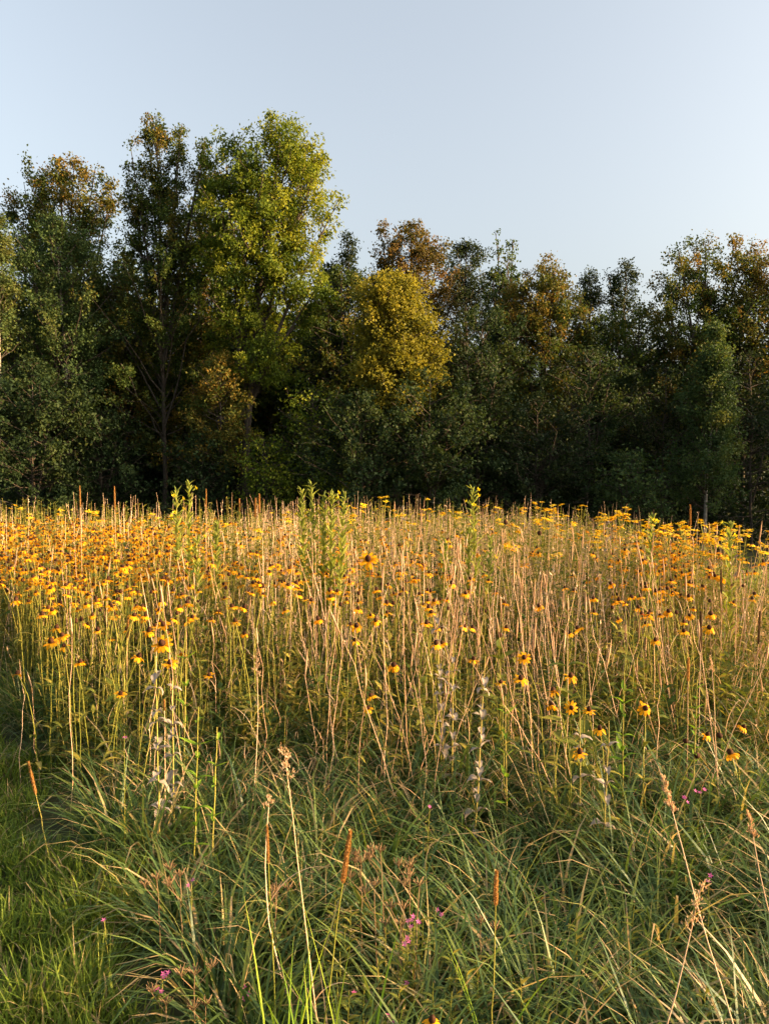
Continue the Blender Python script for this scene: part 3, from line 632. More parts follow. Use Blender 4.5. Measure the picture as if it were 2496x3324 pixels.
# tall yellow flat heads along the back of the meadow
yel_pet = [mesh('petal_ring', *join(*petals_geo(13, .006, .034, .012, d, seed=80 + k)), 'yellow_petal') for k, d in enumerate([.15, .35, .55])]
yel_disc = mesh('disc', *lathe([(-.006, .004), (-.002, .010), (.004, .009), (.006, .001)], 8, .08), 'disc_gold')
def yellow_daisy(x, y, h, label, group=None, heads=1, hs=1.0):
    i = pr.randrange(6); me, P = susan_stems[i]; z = float(ground_z(x, y)); rz = pr.uniform(0, 6.28)
    root = link('yellow_daisy', None, None, TRS((x, y, z), (pr.uniform(-.05, .05), pr.uniform(-.05, .05), rz)), label=label, cat='flower', group=group)
    link('stem', me, root, Matrix.Diagonal((1, 1, h, 1))); Ph = P * np.array([1, 1, h])
    ends = [Ph[-1]]
    for k in range(heads - 1):
        f = pr.uniform(.78, .9); p0 = along(Ph, f); a = pr.uniform(0, 6.28); e = np.array([math.cos(a) * .06, math.sin(a) * .06, (1 - f) * h * pr.uniform(.5, 1.0)])
        s = np.linspace(0, 1, 4)[:, None]; Q = p0 + e * s + np.array([0, 0, -.02]) * (s * (1 - s)) * 4
        link('side_stem', stem_mesh(Q, .0018, .0014, 'green_stem', 3, name='side_stem'), root); ends.append(Q[-1])
    for e in ends:
        M = Matrix.Translation(e) @ Euler((pr.uniform(-.3, .3), pr.uniform(-.3, .3), pr.uniform(0, 6))).to_matrix().to_4x4() @ Matrix.Diagonal((hs, hs, hs, 1))
        d = link('disc', yel_disc, root, M); link('petal_ring', yel_pet[pr.randrange(3)], d)
    for k in range(7):
        f = pr.uniform(.3, .9); s = pr.uniform(.6, 1.1)
        link('leaf', susan_leaf[pr.randrange(4)], root, Matrix.Translation(along(Ph, f)) @ Euler((0, -.4, pr.uniform(0, 6.28))).to_matrix().to_4x4() @ Matrix.Diagonal((s, s, s, 1)))
for px, py in [(54, 1640), (105, 1650), (198, 1655), (150, 1668), (310, 1660), (410, 1665), (300, 1690), (440, 1690), (520, 1670), (600, 1670), (750, 1690), (780, 1700), (880, 1665), (925, 1670), (920, 1685), (985, 1662), (1000, 1680),
               (1145, 1625), (1170, 1622), (1246, 1612), (1270, 1645), (1320, 1655), (1340, 1650), (1380, 1655), (1390, 1620), (1420, 1665), (1450, 1655), (1480, 1665), (1510, 1690), (1570, 1645), (1715, 1628), (1722, 1648), (1750, 1642), (1805, 1625),
               (1830, 1640), (1850, 1650), (1790, 1665), (1880, 1640), (1930, 1665), (1940, 1680), (2000, 1645), (2010, 1655), (2045, 1670), (2080, 1690), (2130, 1680), (2240, 1680), (2270, 1700), (2300, 1690), (2330, 1700), (2355, 1695), (2290, 1740), (2170, 1735),
               (2460, 1765), (2480, 1770)] + [(pr.uniform(1650, 2450), pr.uniform(1650, 1800)) for _ in range(40)] + [(pr.uniform(1100, 1650), pr.uniform(1640, 1720)) for _ in range(16)] + [ (2150, 1765), (2005, 1740), (1960, 1720), (1870, 1700), (1690, 1700), (1620, 1740), (1480, 1750), (1250, 1735), (1090, 1700), (860, 1720), (640, 1760), (480, 1760), (380, 1740)]:
    D = pr.uniform(6.5, 9.5) if px < 2100 else pr.uniform(5.2, 7.0)
    x, y, h = by_pixel(px + pr.uniform(-6, 6), py, D)
    if x > 3.6: D *= 3.55 / x; x, y, h = by_pixel(px, py, D)
    side = 'left of the tall primrose clump' if px < 960 else ('between the tall primrose clump and the lone leafy spire' if px < 1560 else 'at the right of the lone leafy spire')
    yellow_daisy(x, y, min(h, 1.25), 'flat yellow flower along the back ' + side, 'yellow flat flowers along the back ' + side, heads=pr.choice([1, 1, 2, 3]) + (2 if px > 1650 else 0), hs=pr.uniform(.9, 1.35))

# dry straw stalks
stalk_meshes = []
for i in range(10):
    h = 1.0; k = 8; s = np.linspace(0, 1, k); r_ = np.random.default_rng(300 + i); a = r_.uniform(0, 6.28); b = r_.uniform(.0, .16)
    P = np.stack([np.cos(a) * b * s ** 2, np.sin(a) * b * s ** 2, -.03 + 1.03 * s], 1); P[1:-1, :2] += r_.normal(0, .006, (k - 2, 2))
    stalk_meshes.append((mesh('stalk', *tubes(np.array([P]), np.array([np.interp(s, [0, .8, 1], [.0023, .0017, .0009])]), 4, np.array([.5])), 'dry_stalk', smooth=True), P))
curl_leaf = []
for i in range(4):
    n = 1; g = blades(np.array([[0., 0, 0]]), np.array([0.]), np.array([.2 + .06 * i]), np.array([.25]), np.array([2.2 + .6 * i]), np.array([.006]), 9, np.array([.5]), twist=np.array([.9]))
    curl_leaf.append(mesh('leaf', *g, 'dry_leaf'))
thin_head = [mesh('seed_head', *lathe([(0, .001), (.02, .0038), (.05 + .02 * i, .0042), (.09 + .03 * i, .001)], 5, .3), 'dry_leaf') for i in range(3)]
def straw(x, y, h, label, group, lean=.19, head=True):
    i = pr.randrange(10); me, P = stalk_meshes[i]; z = float(ground_z(x, y))
    root = link('straw_stalk', me, None, Matrix.Translation((x, y, z)) @ Euler((pr.gauss(0, lean * .6), pr.gauss(0, lean * .6), pr.uniform(0, 6.28))).to_matrix().to_4x4() @ Matrix.Diagonal((1, 1, h, 1)), label=label, cat='dry stalk', group=group)
    inv = Matrix.Diagonal((1, 1, 1 / h, 1))
    if pr.random() < .4: link('leaf', curl_leaf[pr.randrange(4)], root, Matrix.Translation(along(P, pr.uniform(.15, .6))) @ inv @ Euler((0, 0, pr.uniform(0, 6.28))).to_matrix().to_4x4())
    if head: link('seed_head', thin_head[pr.randrange(3)], root, Matrix.Translation(P[-1]) @ inv @ Euler((pr.uniform(-.1, .1), pr.uniform(-.1, .1), 0)).to_matrix().to_4x4())
def stalk_density(x, y):
    px, py = project(x, y, ground_z(x, y) + .6)
    return np.clip(.35 + .6 * ell(px, py, 1200, 2100, 500, 500) + .5 * ell(px, py, 1700, 1950, 400, 400) + .4 * ell(px, py, 2350, 2000, 250, 300) - .25 * ell(px, py, 150, 2000, 250, 200), 0, 1)
x = rng.uniform(-7, 3.6, 9000); y = rng.uniform(3.3, 11.6, 9000)
k = in_tall(x, y + .6) & in_view(x, y, .35) & (rng.uniform(0, 1, len(x)) < stalk_density(x, y) * .42); x, y = x[k], y[k]
cx = np.sin(x * 7 + y * 3) * np.sin(y * 5 - x * 2); k = rng.uniform(0, 1, len(x)) < .50 + .75 * cx; x, y = x[k], y[k]; o = np.argsort(y); x, y = x[o], y[o]
print('stalks', len(x)); NT = 285
hh = np.clip(rng.normal(.86, .19, len(x)), .4, 1.22)
for i in range(min(NT, len(x))):
    px, py = project(x[i], y[i], ground_z(x[i], y[i]) + .5)
    z = 'at the left below the flower patch' if px < 800 else ('in the middle around the pale weeds' if px < 1650 else 'at the right')
    straw(x[i], y[i], hh[i], 'thin upright straw stalk standing ' + z, 'straw stalks ' + z)
def far_straw(x, y, h):
    n = len(x); k = 4; s = np.linspace(0, 1, k); a = rng.uniform(0, 6.28, n); b = rng.normal(0, .14, n)
    P = np.stack([x[:, None] + np.cos(a)[:, None] * b[:, None] * s[None] ** 1.4, y[:, None] + np.sin(a)[:, None] * b[:, None] * s[None] ** 1.4, ground_z(x, y)[:, None] + h[:, None] * s[None]], 2)
    r = np.interp(s, [0, .6, .7, 1], [.0019, .0016, .0026, .001])[None] * np.ones((n, 1)) * rng.uniform(.8, 1.3, n)[:, None]
    tn = np.clip(rng.normal(.5, .25, n), 0, 1); j = np.repeat(np.arange(n)[rng.uniform(0, 1, n) < .55], 7); u = rng.uniform(.55, 1, len(j))[:, None]
    pos = P[j, 2] + (P[j, 3] - P[j, 2]) * (u * 3 - 2).clip(0) + rng.normal(0, .004, (len(j), 3)); ll = rng.uniform(.012, .035, len(j))
    tips = leaves4(pos, np.stack([rng.normal(0, .5, len(j)), rng.normal(0, .5, len(j)), rng.uniform(.4, 1.3, len(j))], 1), rng.normal(0, 1, (len(j), 3)), ll, ll * .22, np.clip(tn[j] + .1, 0, 1))
    link('distant_straw', mesh('distant_straw', *join(tubes(P, r, 3, tn), tips), 'dry_stalk'), kind='stuff', label='mass of far straw coloured stalks filling the meadow', cat='dry stalks')
xf = rng.uniform(-7.2, 3.6, 6200); yf = rng.uniform(4.6, 11.6, 6200); k = in_tall(xf, yf) & in_view(xf, yf, .4) & ((project(xf, yf, ground_z(xf, yf) + .8)[0] > 780) | (rng.uniform(0, 1, len(xf)) < .4)); xf, yf = xf[k], yf[k]
far_straw(np.concatenate([x[NT:], xf]), np.concatenate([y[NT:], yf]), np.concatenate([hh[NT:], np.clip(rng.normal(.74, .2, len(xf)), .3, 1.2)]))

# leafy green forbs filling the meadow, and dry curled blades
def forb_mass():
    n0 = 11500; x = rng.uniform(-7.2, 3.6, n0); y = rng.uniform(3.9, 11.5, n0)
    k = in_tall(x, y) & in_view(x, y, .4) & (rng.uniform(0, 1, n0) < .8); x, y = x[k], y[k]; n = len(x)
    h = np.clip(rng.normal(.74, .17, n), .3, 1.1) * np.clip((y - 2.6) / 3, .55, 1)
    z = ground_z(x, y); k = 3; s = np.linspace(0, 1, k); a = rng.uniform(0, 6.28, n); b = rng.normal(0, .08, n)
    P = np.stack([x[:, None] + np.cos(a)[:, None] * b[:, None] * s[None] ** 2, y[:, None] + np.sin(a)[:, None] * b[:, None] * s[None] ** 2, z[:, None] + h[:, None] * s[None]], 2)
    st = tubes(P, np.linspace(.0028, .0014, k)[None] * np.ones((n, 1)), 3, np.clip(rng.normal(.55, .25, n), 0, 1))
    m = 22; i = np.repeat(np.arange(n), m); u = np.tile(np.linspace(.15, 1, m), n) + rng.normal(0, .02, n * m); u = np.clip(u, .1, 1)
    q = u * 1.999; qi = q.astype(int); pos = P[i, qi] + (P[i, np.minimum(qi + 1, 2)] - P[i, qi]) * (q - qi)[:, None]
    az = np.tile(np.arange(m) * 2.4, n) + a[i]; el = rng.uniform(-.4, .8, n * m)
    d = np.stack([np.cos(az) * np.cos(el), np.sin(az) * np.cos(el), np.sin(el)], 1)
    sz = np.repeat(rng.uniform(.7, 1.3, n), m); L = (.10 - .055 * u) * rng.uniform(.6, 1.35, n * m) * sz + .01
    lv = leaves4(pos, d, np.array([0, 0, 1.]) + rng.normal(0, .25, (n * m, 3)), L, L * np.repeat(rng.uniform(.18, .42, n), m), np.clip(np.repeat(rng.normal(.5, .26, n), m) + rng.normal(0, .1, n * m) - .15 * u + .1, 0, 1))
    root = link('meadow_weeds', None, kind='stuff', label='dense leafy green weeds filling the space between the straw stalks', cat='weeds')
    link('stem_mass', mesh('stem_mass', *st, 'green_stem'), root, kind='stuff'); link('leaf_mass', mesh('leaf_mass', *lv, 'forb_leaf'), root, kind='stuff')
    n = 17000; x = rng.uniform(-6, 3.6, n); y = rng.uniform(3.2, 10, n); k = (x > lawn_edge(y) + .3) & in_view(x, y, .3); x, y = x[k], y[k]; n = len(x)
    g = blades(np.stack([x, y, ground_z(x, y) + rng.uniform(0, .75, n) * np.clip((y - 2.8) / 1.5, .2, 1)], 1), rng.uniform(0, 6.28, n), rng.uniform(.08, .28, n), rng.uniform(0, .8, n), rng.uniform(.5, 3.2, n), rng.uniform(.002, .005, n), 5, rng.uniform(.2, 1, n))
    link('dry_grass', mesh('dry_grass', *g, 'dry_leaf'), kind='stuff', label='curled dry straw blades tangled between the green grass', cat='dry grass')
forb_mass()

# ------------------------------------------------------------------ single plants of the foreground
def aimed_stem(name, px, py, D, base_px, mat, r0, r1, label, cat, group=None, base_D=None, curve=.0, k=9, sides=5, tint=.5):
    """stem from the ground (bottom pixel column base_px) to the tip pixel; returns root (at its foot), local path"""
    tip = at(px, py, D); bD = D if base_D is None else base_D
    bx = (base_px - CX) / F_PX * bD; b = Vector((bx, bD, float(ground_z(bx, bD)) - .02))
    v = tip - b; s = np.linspace(0, 1, k)[:, None]; side = np.array([v.z, 0, -v.x]); side = side / max(np.linalg.norm(side), 1e-6)
    P = np.array(v)[None] * s + side[None] * curve * (s * (1 - s)) * 4
    P[1:-1] += rng.normal(0, .0015, (k - 2, 3))
    root = link(name, None, None, Matrix.Translation(b), label=label, cat=cat, group=group)
    link('stem', stem_mesh(P, r0, r1, mat, sides, tint), root)
    return root, P
def tip_matrix(P):
    d = Vector(P[-1] - P[-2]).normalized(); return Matrix.Translation(P[-1]) @ d.to_track_quat('Z', 'X').to_matrix().to_4x4()
def timothy_head(L, r, mat='timothy', name='seed_head'):
    core = lathe([(0, .001), (.004, r * .5), (L * .3, r * .66), (L * .5, r * .58), (L * .7, r * .62), (L * .95, r * .4), (L, .001)], 8, .25)
    n = int(L * 9000); u = rng.uniform(0.02, .99, n); a = rng.uniform(0, 6.28, n); rr = r * np.interp(u, [0, .1, .7, 1], [.5, 1, .9, .3])
    pos = np.stack([np.cos(a) * rr * .8, np.sin(a) * rr * .8, u * L], 1); d = np.stack([np.cos(a), np.sin(a), np.full(n, 1.1)], 1)
    l = np.full(n, r * 1.25) * rng.uniform(.7, 1.3, n)
    return mesh(name, *join(core, leaves4(pos, d, np.stack([np.cos(a), np.sin(a), 0 * a], 1), l, l * .4, rng.uniform(.2, .9, n))), mat)
def grass_leaf(root, p, L, az, lean=.4, bend=.9, w=.008, mat='bright_leaf', tint=.5, name='leaf'):
    g = blades(np.array([[0., 0, 0]]), np.array([az]), np.array([L]), np.array([lean]), np.array([bend]), np.array([w]), 8, np.array([tint]), tip=.15, twist=np.array([.5]))
    link(name, mesh(name, *g, mat), root, Matrix.Translation(p))
# timothy and cattail-like heads: px,py of tip, D, base px, head length, radius, stem material, label
for px, py, D, bpx, hl, hr, sm, lab, mat in [
    (1112, 2695, 1.75, 990, .130, .0062, 'green_stem', 'tilted orange lit timothy grass head in the middle foreground', 'timothy'),
    (1608, 2828, 1.9, 1596, .092, .0060, 'green_stem', 'straight timothy grass head on a yellow stem right of the middle foreground', 'timothy'),
    (872, 2680, 2.0, 900, .105, .0040, 'green_stem', 'thin pale timothy grass head left of the tilted orange one', 'timothy'),
    (2272, 1985, 3.9, 2272, .22, .0075, 'dry_stalk', 'dark upright spike standing alone in the right of the meadow', 'seed_dark'),
    (2460, 1985, 4.4, 2462, .20, .0065, 'dry_stalk', 'dark upright spike at the right edge, lower one', 'seed_dark'),
    (2340, 1850, 5.2, 2345, .17, .0070, 'dry_stalk', 'dark upright spike above the meadow edge at the right', 'seed_dark'),
    (842, 1605, 5.6, 838, .15, .0075, 'green_stem', 'tan spike head, right one of a pair against the dark wood', 'timothy'),
    (828, 1618, 5.6, 815, .15, .0075, 'green_stem', 'tan spike head, left one of a pair against the dark wood', 'timothy'),
    (778, 1620, 5.8, 780, .10, .0070, 'green_stem', 'short tan spike head left of the pair against the dark wood', 'timothy'),
    (262, 1578, 5.5, 272, .16, .0055, 'dry_stalk', 'tall slim straw spike near the left against the dark wood', 'timothy'),
    (374, 1580, 5.5, 384, .17, .0055, 'dry_stalk', 'tall slim straw spike, tallest left of the primroses', 'timothy'),
    (670, 1588, 6.0, 668, .15, .0050, 'dry_stalk', 'slim straw spike right of the small primrose', 'timothy'),
    (2240, 1640, 5.6, 2250, .16, .0060, 'dry_stalk', 'tall straw spike rising above the right yellow flowers', 'timothy'),
    (535, 2270, 3.2, 530, .05, .0050, 'dry_stalk', 'short straw spike left of the bright green weed', 'timothy'),
    (118, 2470, 3.0, 165, .14, .0060, 'green_stem', 'leaning pale green spike near the left edge of the tussocks', 'timothy'),
    (2232, 2135, 3.6, 2236, .12, .0065, 'dry_stalk', 'stout tan spike right of the bright leafy weed', 'timothy'),
    (415, 2000, 4.2, 400, .13, .0065, 'dry_stalk', 'leaning orange straw spike among the left flowers', 'timothy')]:
    root, P = aimed_stem('timothy_grass', px, py + (hl * F_PX / D) * .98, D, bpx, sm, .0024, .0016, lab, 'grass head', 'spike headed grasses')
    link('seed_head', timothy_head(hl, hr * .72, mat), root, tip_matrix(P))
    if D < 2.5:
        for k in range(4):
            f = pr.uniform(.02, .3); grass_leaf(root, along(P, f), pr.uniform(.22, .4), pr.uniform(0, 6.28), .2, pr.uniform(.3, .9), .009, tint=pr.uniform(.3, .7))
# orchard grass with clustered panicles
def panicle(L, mat='dry_leaf', n_cl=5, spread=.02):
    gs = []
    for c in range(n_cl):
        z = L * (c + .5) / n_cl; a0 = c * 2.4; r = spread * (1 - .6 * c / n_cl)
        ctr = np.array([math.cos(a0) * r * .5, math.sin(a0) * r * .5, z]); n = 26
        pos = ctr + rng.normal(0, 1, (n, 3)) * np.array([r * .35, r * .35, L / n_cl * .35])
        d = rng.normal(0, .5, (n, 3)) + np.array([math.cos(a0) * .5, math.sin(a0) * .5, 1.2]); l = rng.uniform(.006, .012, n)
        gs.append(leaves4(pos, d, rng.normal(0, 1, (n, 3)), l, l * .35, rng.uniform(.2, 1, n)))
    gs.append(tubes(np.array([[[0, 0, 0], [0.001, 0, L * .5], [0, 0.001, L]]]), np.array([[.0014, .001, .0006]]), 4, np.array([.5])))
    return mesh('panicle', *join(*gs), mat)
for px, py, D, bpx, L, n_cl, sp, cv, lab in [
    (918, 2435, 1.95, 1055, .085, 5, .022, .0, 'pale clustered orchard grass head left of the middle'),
    (2130, 2530, 1.75, 2560, .085, 7, .010, -.01, 'long straw stem leaning left with a narrow seed head at the right'),
    (2268, 2870, 1.7, 2060, .115, 5, .020, .0, 'bushy tan seed head crossing the long leaning stem at the right'),
    (2395, 2640, 1.95, 2800, .07, 5, .008, -.04, 'arching straw stem with narrow head at the right edge'),
    (858, 2590, 2.2, 980, .03, 3, .016, -.05, 'nodding pale seed cluster left of the pale orchard grass'),
    (2305, 2140, 3.3, 2350, .07, 5, .010, .0, 'thin leaning straw panicle at the upper right'),
    (840, 2120, 3.4, 800, .12, 6, .025, .02, 'loose pinkish panicle at the middle left')]:
    tipy = py + L * F_PX / D * .9; root, P = aimed_stem('orchard_grass', px + (bpx - px) * .12, tipy, D, bpx, 'dry_stalk', .0026, .0013, lab, 'grass head', 'panicle headed grasses', curve=cv, tint=.7)
    link('panicle', panicle(L, n_cl=n_cl, spread=sp), root, tip_matrix(P))
    if D < 2.3:
        for k in range(2): grass_leaf(root, along(P, pr.uniform(.1, .6)), pr.uniform(.12, .3), pr.uniform(0, 6.28), .5, 1.8, .005, 'dry_leaf', .6)
# fresh lit shoots at the bottom
for px, D, lab in [(905, 1.65, 'yellow green grass shoot at the bottom, leftmost of three'), (1010, 1.55, 'yellow green grass shoot at the bottom beside the tilted timothy stem'), (1185, 1.7, 'yellow green grass shoot with one broad blade right of the tilted timothy')]:
    x = (px - CX) / F_PX * D; root = link('grass_shoot', None, None, Matrix.Translation((x, D, float(ground_z(x, D)))), label=lab, cat='grass', group='fresh shoots at the bottom')
    for k in range(9): grass_leaf(root, Vector((pr.uniform(-.02, .02), pr.uniform(-.02, .02), 0)), pr.uniform(.35, .68), pr.uniform(0, 6.28), pr.uniform(.02, .2), pr.uniform(.05, .7), pr.uniform(.006, .011), 'bright_leaf', pr.uniform(.1, .9))

# leafy weeds: paired leaves up a stem
pale_leaves = [mesh('leaf', *long_leaf(.085, .042, curl=c, fold=.5, tint=.5, wavy=.12), 'pale_leaf') for c in (.6, 1.1, 1.6)]
bright_leaves = [mesh('leaf', *long_leaf(.09, .026, curl=c, fold=.4, tint=.5), 'bright_leaf') for c in (-.2, .3, .8)]
milk_leaves = [mesh('leaf', *long_leaf(.15, .06, curl=c, fold=.35, tint=.3), 'forb_leaf') for c in (.2, .6, 1.0)]
prim_leaves = [mesh('leaf', *long_leaf(.075, .021, curl=c, fold=.4, tint=.5), 'primrose_leaf') for c in (-.3, .1, .5)]
def leafy(name, px, py, D, bpx, leafset, n, stem_mat, label, cat, group, s0=1.0, s1=.6, opposite=True, el=(.1, .5), f0=.2, r0=.004, tint=.5, curve=.0):
    root, P = aimed_stem(name, px, py, D, bpx, stem_mat, r0, r0 * .5, label, cat, group, tint=tint, curve=curve)
    for k in range(n):
        f = f0 + (1 - f0) * (k + pr.uniform(-.45, .45)) / n; f = min(max(f, .02), 1)
        for j in range(2 if opposite else 1):
            az = k * (1.571 if opposite else 2.4) + j * math.pi + pr.uniform(-.25, .25); s = (s0 + (s1 - s0) * f) * pr.uniform(.75, 1.2)
            link('leaf', leafset[pr.randrange(3)], root, Matrix.Translation(along(P, f)) @ Euler((pr.uniform(-.3, .3), -pr.uniform(*el), az)).to_matrix().to_4x4() @ Matrix.Diagonal((s, s, s, 1)))
    return root, P
for px, py, D, bpx, n, lab in [
    (505, 2130, 3.1, 515, 9, 'pale grey leaved weed at the left with leaves up to the flowers'),
    (560, 2210, 3.2, 560, 8, 'pale grey leaved weed behind the leaning straw at the left'),
    (1415, 1975, 3.7, 1450, 12, 'tallest pale whitish weed in the middle of the meadow'),
    (1575, 2130, 3.2, 1540, 9, 'pale pink leaved weed leaning right of the tallest pale weed'),
    (1470, 2080, 3.6, 1470, 9, 'pale weed half hidden between the two main pale weeds'),
    (1975, 2340, 3.0, 1960, 5, 'low weed with white curled leaves in the right half'),
    (1880, 2300, 3.2, 1890, 4, 'short weed with white leaf undersides among the star shaped flowers'),
    (1265, 1660, 6.8, 1265, 11, 'dusty grey weed at the back right of the tall primrose clump'),
    (1975, 1660, 6.6, 1975, 10, 'dusty grey weed at the back among the right yellow flowers'),
    (2400, 1715, 5.6, 2400, 9, 'dusty grey weed at the back near the right end of the meadow'),
    (1310, 1610, 7.5, 1310, 10, 'tall thin dusty weed at the back of the middle')]:
    leafy('pale_weed', px, py, D, bpx, pale_leaves, int(n * 1.4), 'green_stem', lab, 'weed', 'pale leaved weeds', s0=.85, s1=.6, el=(-.7, .9), f0=.10, tint=.9)
for px, py, D, bpx, n, s0, lab in [
    (645, 2295, 2.9, 620, 8, .9, 'bright green lit weed with star shaped leaf top at the left'),
    (705, 2360, 2.9, 680, 6, .7, 'smaller bright green weed right of the star topped one'),
    (2025, 2180, 3.3, 2025, 8, 1.0, 'bright yellow green weed in the right of the meadow'),
    (2262, 2205, 3.2, 2250, 13, .6, 'narrow leaved bright green weed standing upright at the right'),
    (605, 2070, 3.7, 590, 5, .8, 'bright green leafy tip right of the largest open flower'),
    (1640, 2260, 3.3, 1650, 5, .8, 'small bright green leafy shoot by the leaning golden pair')]:
    leafy('bright_weed', px, py, D, bpx, bright_leaves, n, 'green_stem', lab, 'weed', 'bright green weeds', s0=s0, s1=s0 * .8, el=(.1, .8), f0=.3, tint=.7)
for px, py, D, bpx, n, lab in [
    (1840, 2080, 3.6, 1840, 5, 'milkweed with big broad leaves at the right of the middle'),
    (1620, 2030, 3.9, 1630, 6, 'broad leaved green milkweed behind the second pale weed'),
    (2055, 1990, 4.3, 2060, 5, 'broad leaved green weed in front of the right flower patch'),
    (1900, 2210, 3.4, 1890, 5, 'low broad leaved weed under the curved stem flower')]:
    leafy('milkweed', px, py, D, bpx, milk_leaves, n, 'green_stem', lab, 'weed', 'broad leaved milkweeds', s0=1.1, s1=.7, el=(.0, .6), f0=.25)
# evening primroses: thick leafy spires with buds and lemon flowers
prim_pet = mesh('petal', *long_leaf(.018, .022, curl=-.6, fold=.3, K=3, base=1.5), 'lemon_petal')
prim_bud = mesh('bud', *lathe([(0, .0015), (.008, .004), (.02, .0045), (.034, .001)], 6, .1), 'primrose_leaf')
def primrose(px, py, D, bpx, n, nf, label, sc=1.0):
    root, P = leafy('evening_primrose', px, py, D, bpx, prim_leaves, n, 'green_stem', label, 'primrose', 'evening primroses', s0=1.7 * sc, s1=.7 * sc, opposite=False, el=(.35, 1.1), f0=.25, r0=.0055, tint=.7)
    for k in range(14):
        f = 1 - .22 * pr.random() ** 1.3; az = k * 2.4
        link('bud', prim_bud, root, Matrix.Translation(along(P, f)) @ Euler((0, pr.uniform(.25, .8), az)).to_matrix().to_4x4() @ Matrix.Diagonal((sc, sc, sc, 1)))
    for k in range(nf):
        f = pr.uniform(.8, .98); az = k * 2.1 + .5; M = Matrix.Translation(along(P, f)) @ Euler((0, .9, az)).to_matrix().to_4x4() @ Matrix.Translation((0, 0, .035)) @ Matrix.Diagonal((sc, sc, sc, 1))
        fl = link('flower_cup', prim_bud, root, M)
        for q in range(4): link('petal', prim_pet, fl, Matrix.Translation((0, 0, .025)) @ Euler((0, -.5, q * 1.571)).to_matrix().to_4x4())
for a in [(1010, 1568, 5.6, 1030, 44, 2, 'tallest spire of the leafy evening primrose clump left of the middle'),
          (978, 1590, 5.7, 1000, 40, 2, 'leftmost spire of the evening primrose clump'),
          (1052, 1606, 5.6, 1050, 40, 1, 'third spire from the left of the evening primrose clump'),
          (1078, 1603, 5.6, 1070, 40, 1, 'fourth spire from the left of the evening primrose clump'),
          (1118, 1608, 5.5, 1090, 42, 2, 'rightmost slanting spire of the evening primrose clump'),
          (572, 1592, 6.0, 580, 34, 6, 'evening primrose full of lemon flowers left of the middle against the wood'),
          (615, 1570, 6.2, 610, 34, 1, 'slim primrose spire right beside the lemon flowered one'),
          (1532, 1588, 5.8, 1560, 40, 4, 'lone leafy primrose spire with pale top right of the middle'),
          (705, 1705, 5.6, 700, 36, 0, 'shorter leafy primrose spire left of the main clump'),
          (640, 1745, 5.4, 645, 34, 2, 'short primrose with a lemon flower left of the main clump'),
          (1520, 1720, 5.8, 1520, 32, 2, 'short primrose below the lone spire'),
          (2115, 1678, 5.4, 2105, 34, 3, 'primrose with big buds among the right yellow flowers'),
          (1445, 1760, 5.6, 1440, 30, 1, 'low leafy primrose left below the lone spire'),
          (2370, 1700, 5.3, 2365, 32, 2, 'leafy primrose near the right end of the meadow'),
          (1590, 1750, 5.6, 1590, 28, 1, 'low primrose right below the lone spire')]:
    primrose(a[0], a[1], a[2], a[3], int(a[4] * 1.9), a[5], a[6], sc=1.35)
# pink flowers low in the grass
pink_pet = mesh('petal', *long_leaf(.011, .006, curl=-.2, fold=.2, K=3, base=1.2), 'pink_petal')
small_leaf = [mesh('leaf', *long_leaf(.035, .013, curl=.4, fold=.35, K=3, tint=.25 + .12 * i), 'forb_leaf') for i in range(3)]
for px, py, D, n, lab in [
    (2275, 2556, 2.9, 4, 'brightest pink flower cluster in the grass at the right'), (2222, 2592, 2.9, 3, 'paler pink flower left of the brightest pink cluster'),
    (1345, 2985, 2.2, 6, 'largest pink flower cluster low in the middle'), (1328, 3040, 2.15, 3, 'pink flowers just below the largest middle cluster'),
    (338, 2985, 2.3, 1, 'single pink flower beside the dark gap at the left'), (622, 2865, 2.4, 2, 'pink flower pair left of the middle grass'),
    (525, 3165, 2.1, 4, 'pale pink cluster low at the left'), (512, 3212, 2.1, 3, 'pale pink cluster lowest at the left'),
    (1252, 3300, 2.0, 2, 'pink flower at the bottom left of the orange yellow flower'), (1395, 2618, 2.8, 1, 'lone pink flower above the middle tussock'),
    (810, 3205, 2.1, 3, 'pale violet flowers beside the leftmost grass shoot'), (1320, 3190, 2.1, 1, 'tiny violet flower below the middle cluster'),
    (2300, 2848, 2.3, 2, 'pink flower right of the bushy tan seed head'), (405, 2380, 3.0, 2, 'pink flowers in the grass left of the pale weeds'),
    (1415, 2945, 2.25, 2, 'faint pink flowers right of the largest middle cluster'), (1150, 3222, 2.1, 1, 'tiny pink flower by the broad blade shoot')]:
    root, P = aimed_stem('pink_flower', px, py, D, px + pr.uniform(-30, 30), 'green_stem', .0015, .001, lab, 'flower', 'small pink flowers', tint=.4)
    for k in range(n):
        M = Matrix.Translation(P[-1] + np.array([pr.uniform(-.02, .02), pr.uniform(-.02, .02), pr.uniform(-.02, .005)]) * (n > 1)) @ Euler((pr.uniform(.2, 1.0), 0, pr.uniform(-.6, .6))).to_matrix().to_4x4()
        c = link('bud', prim_bud, root, M @ Matrix.Translation((0, 0, -.012)) @ Matrix.Diagonal((.4, .4, .4, 1)))
        for q in range(5): link('petal', pink_pet, c, Matrix.Diagonal((2.0, 2.0, 2.0, 1)) @ Matrix.Translation((0, 0, .012)) @ Euler((0, -.25, q * 1.2566)).to_matrix().to_4x4())
    for k in range(8): link('leaf', small_leaf[k % 3], root, Matrix.Translation(along(P, .3 + .08 * k)) @ Euler((0, -.5, k * 2.4)).to_matrix().to_4x4())
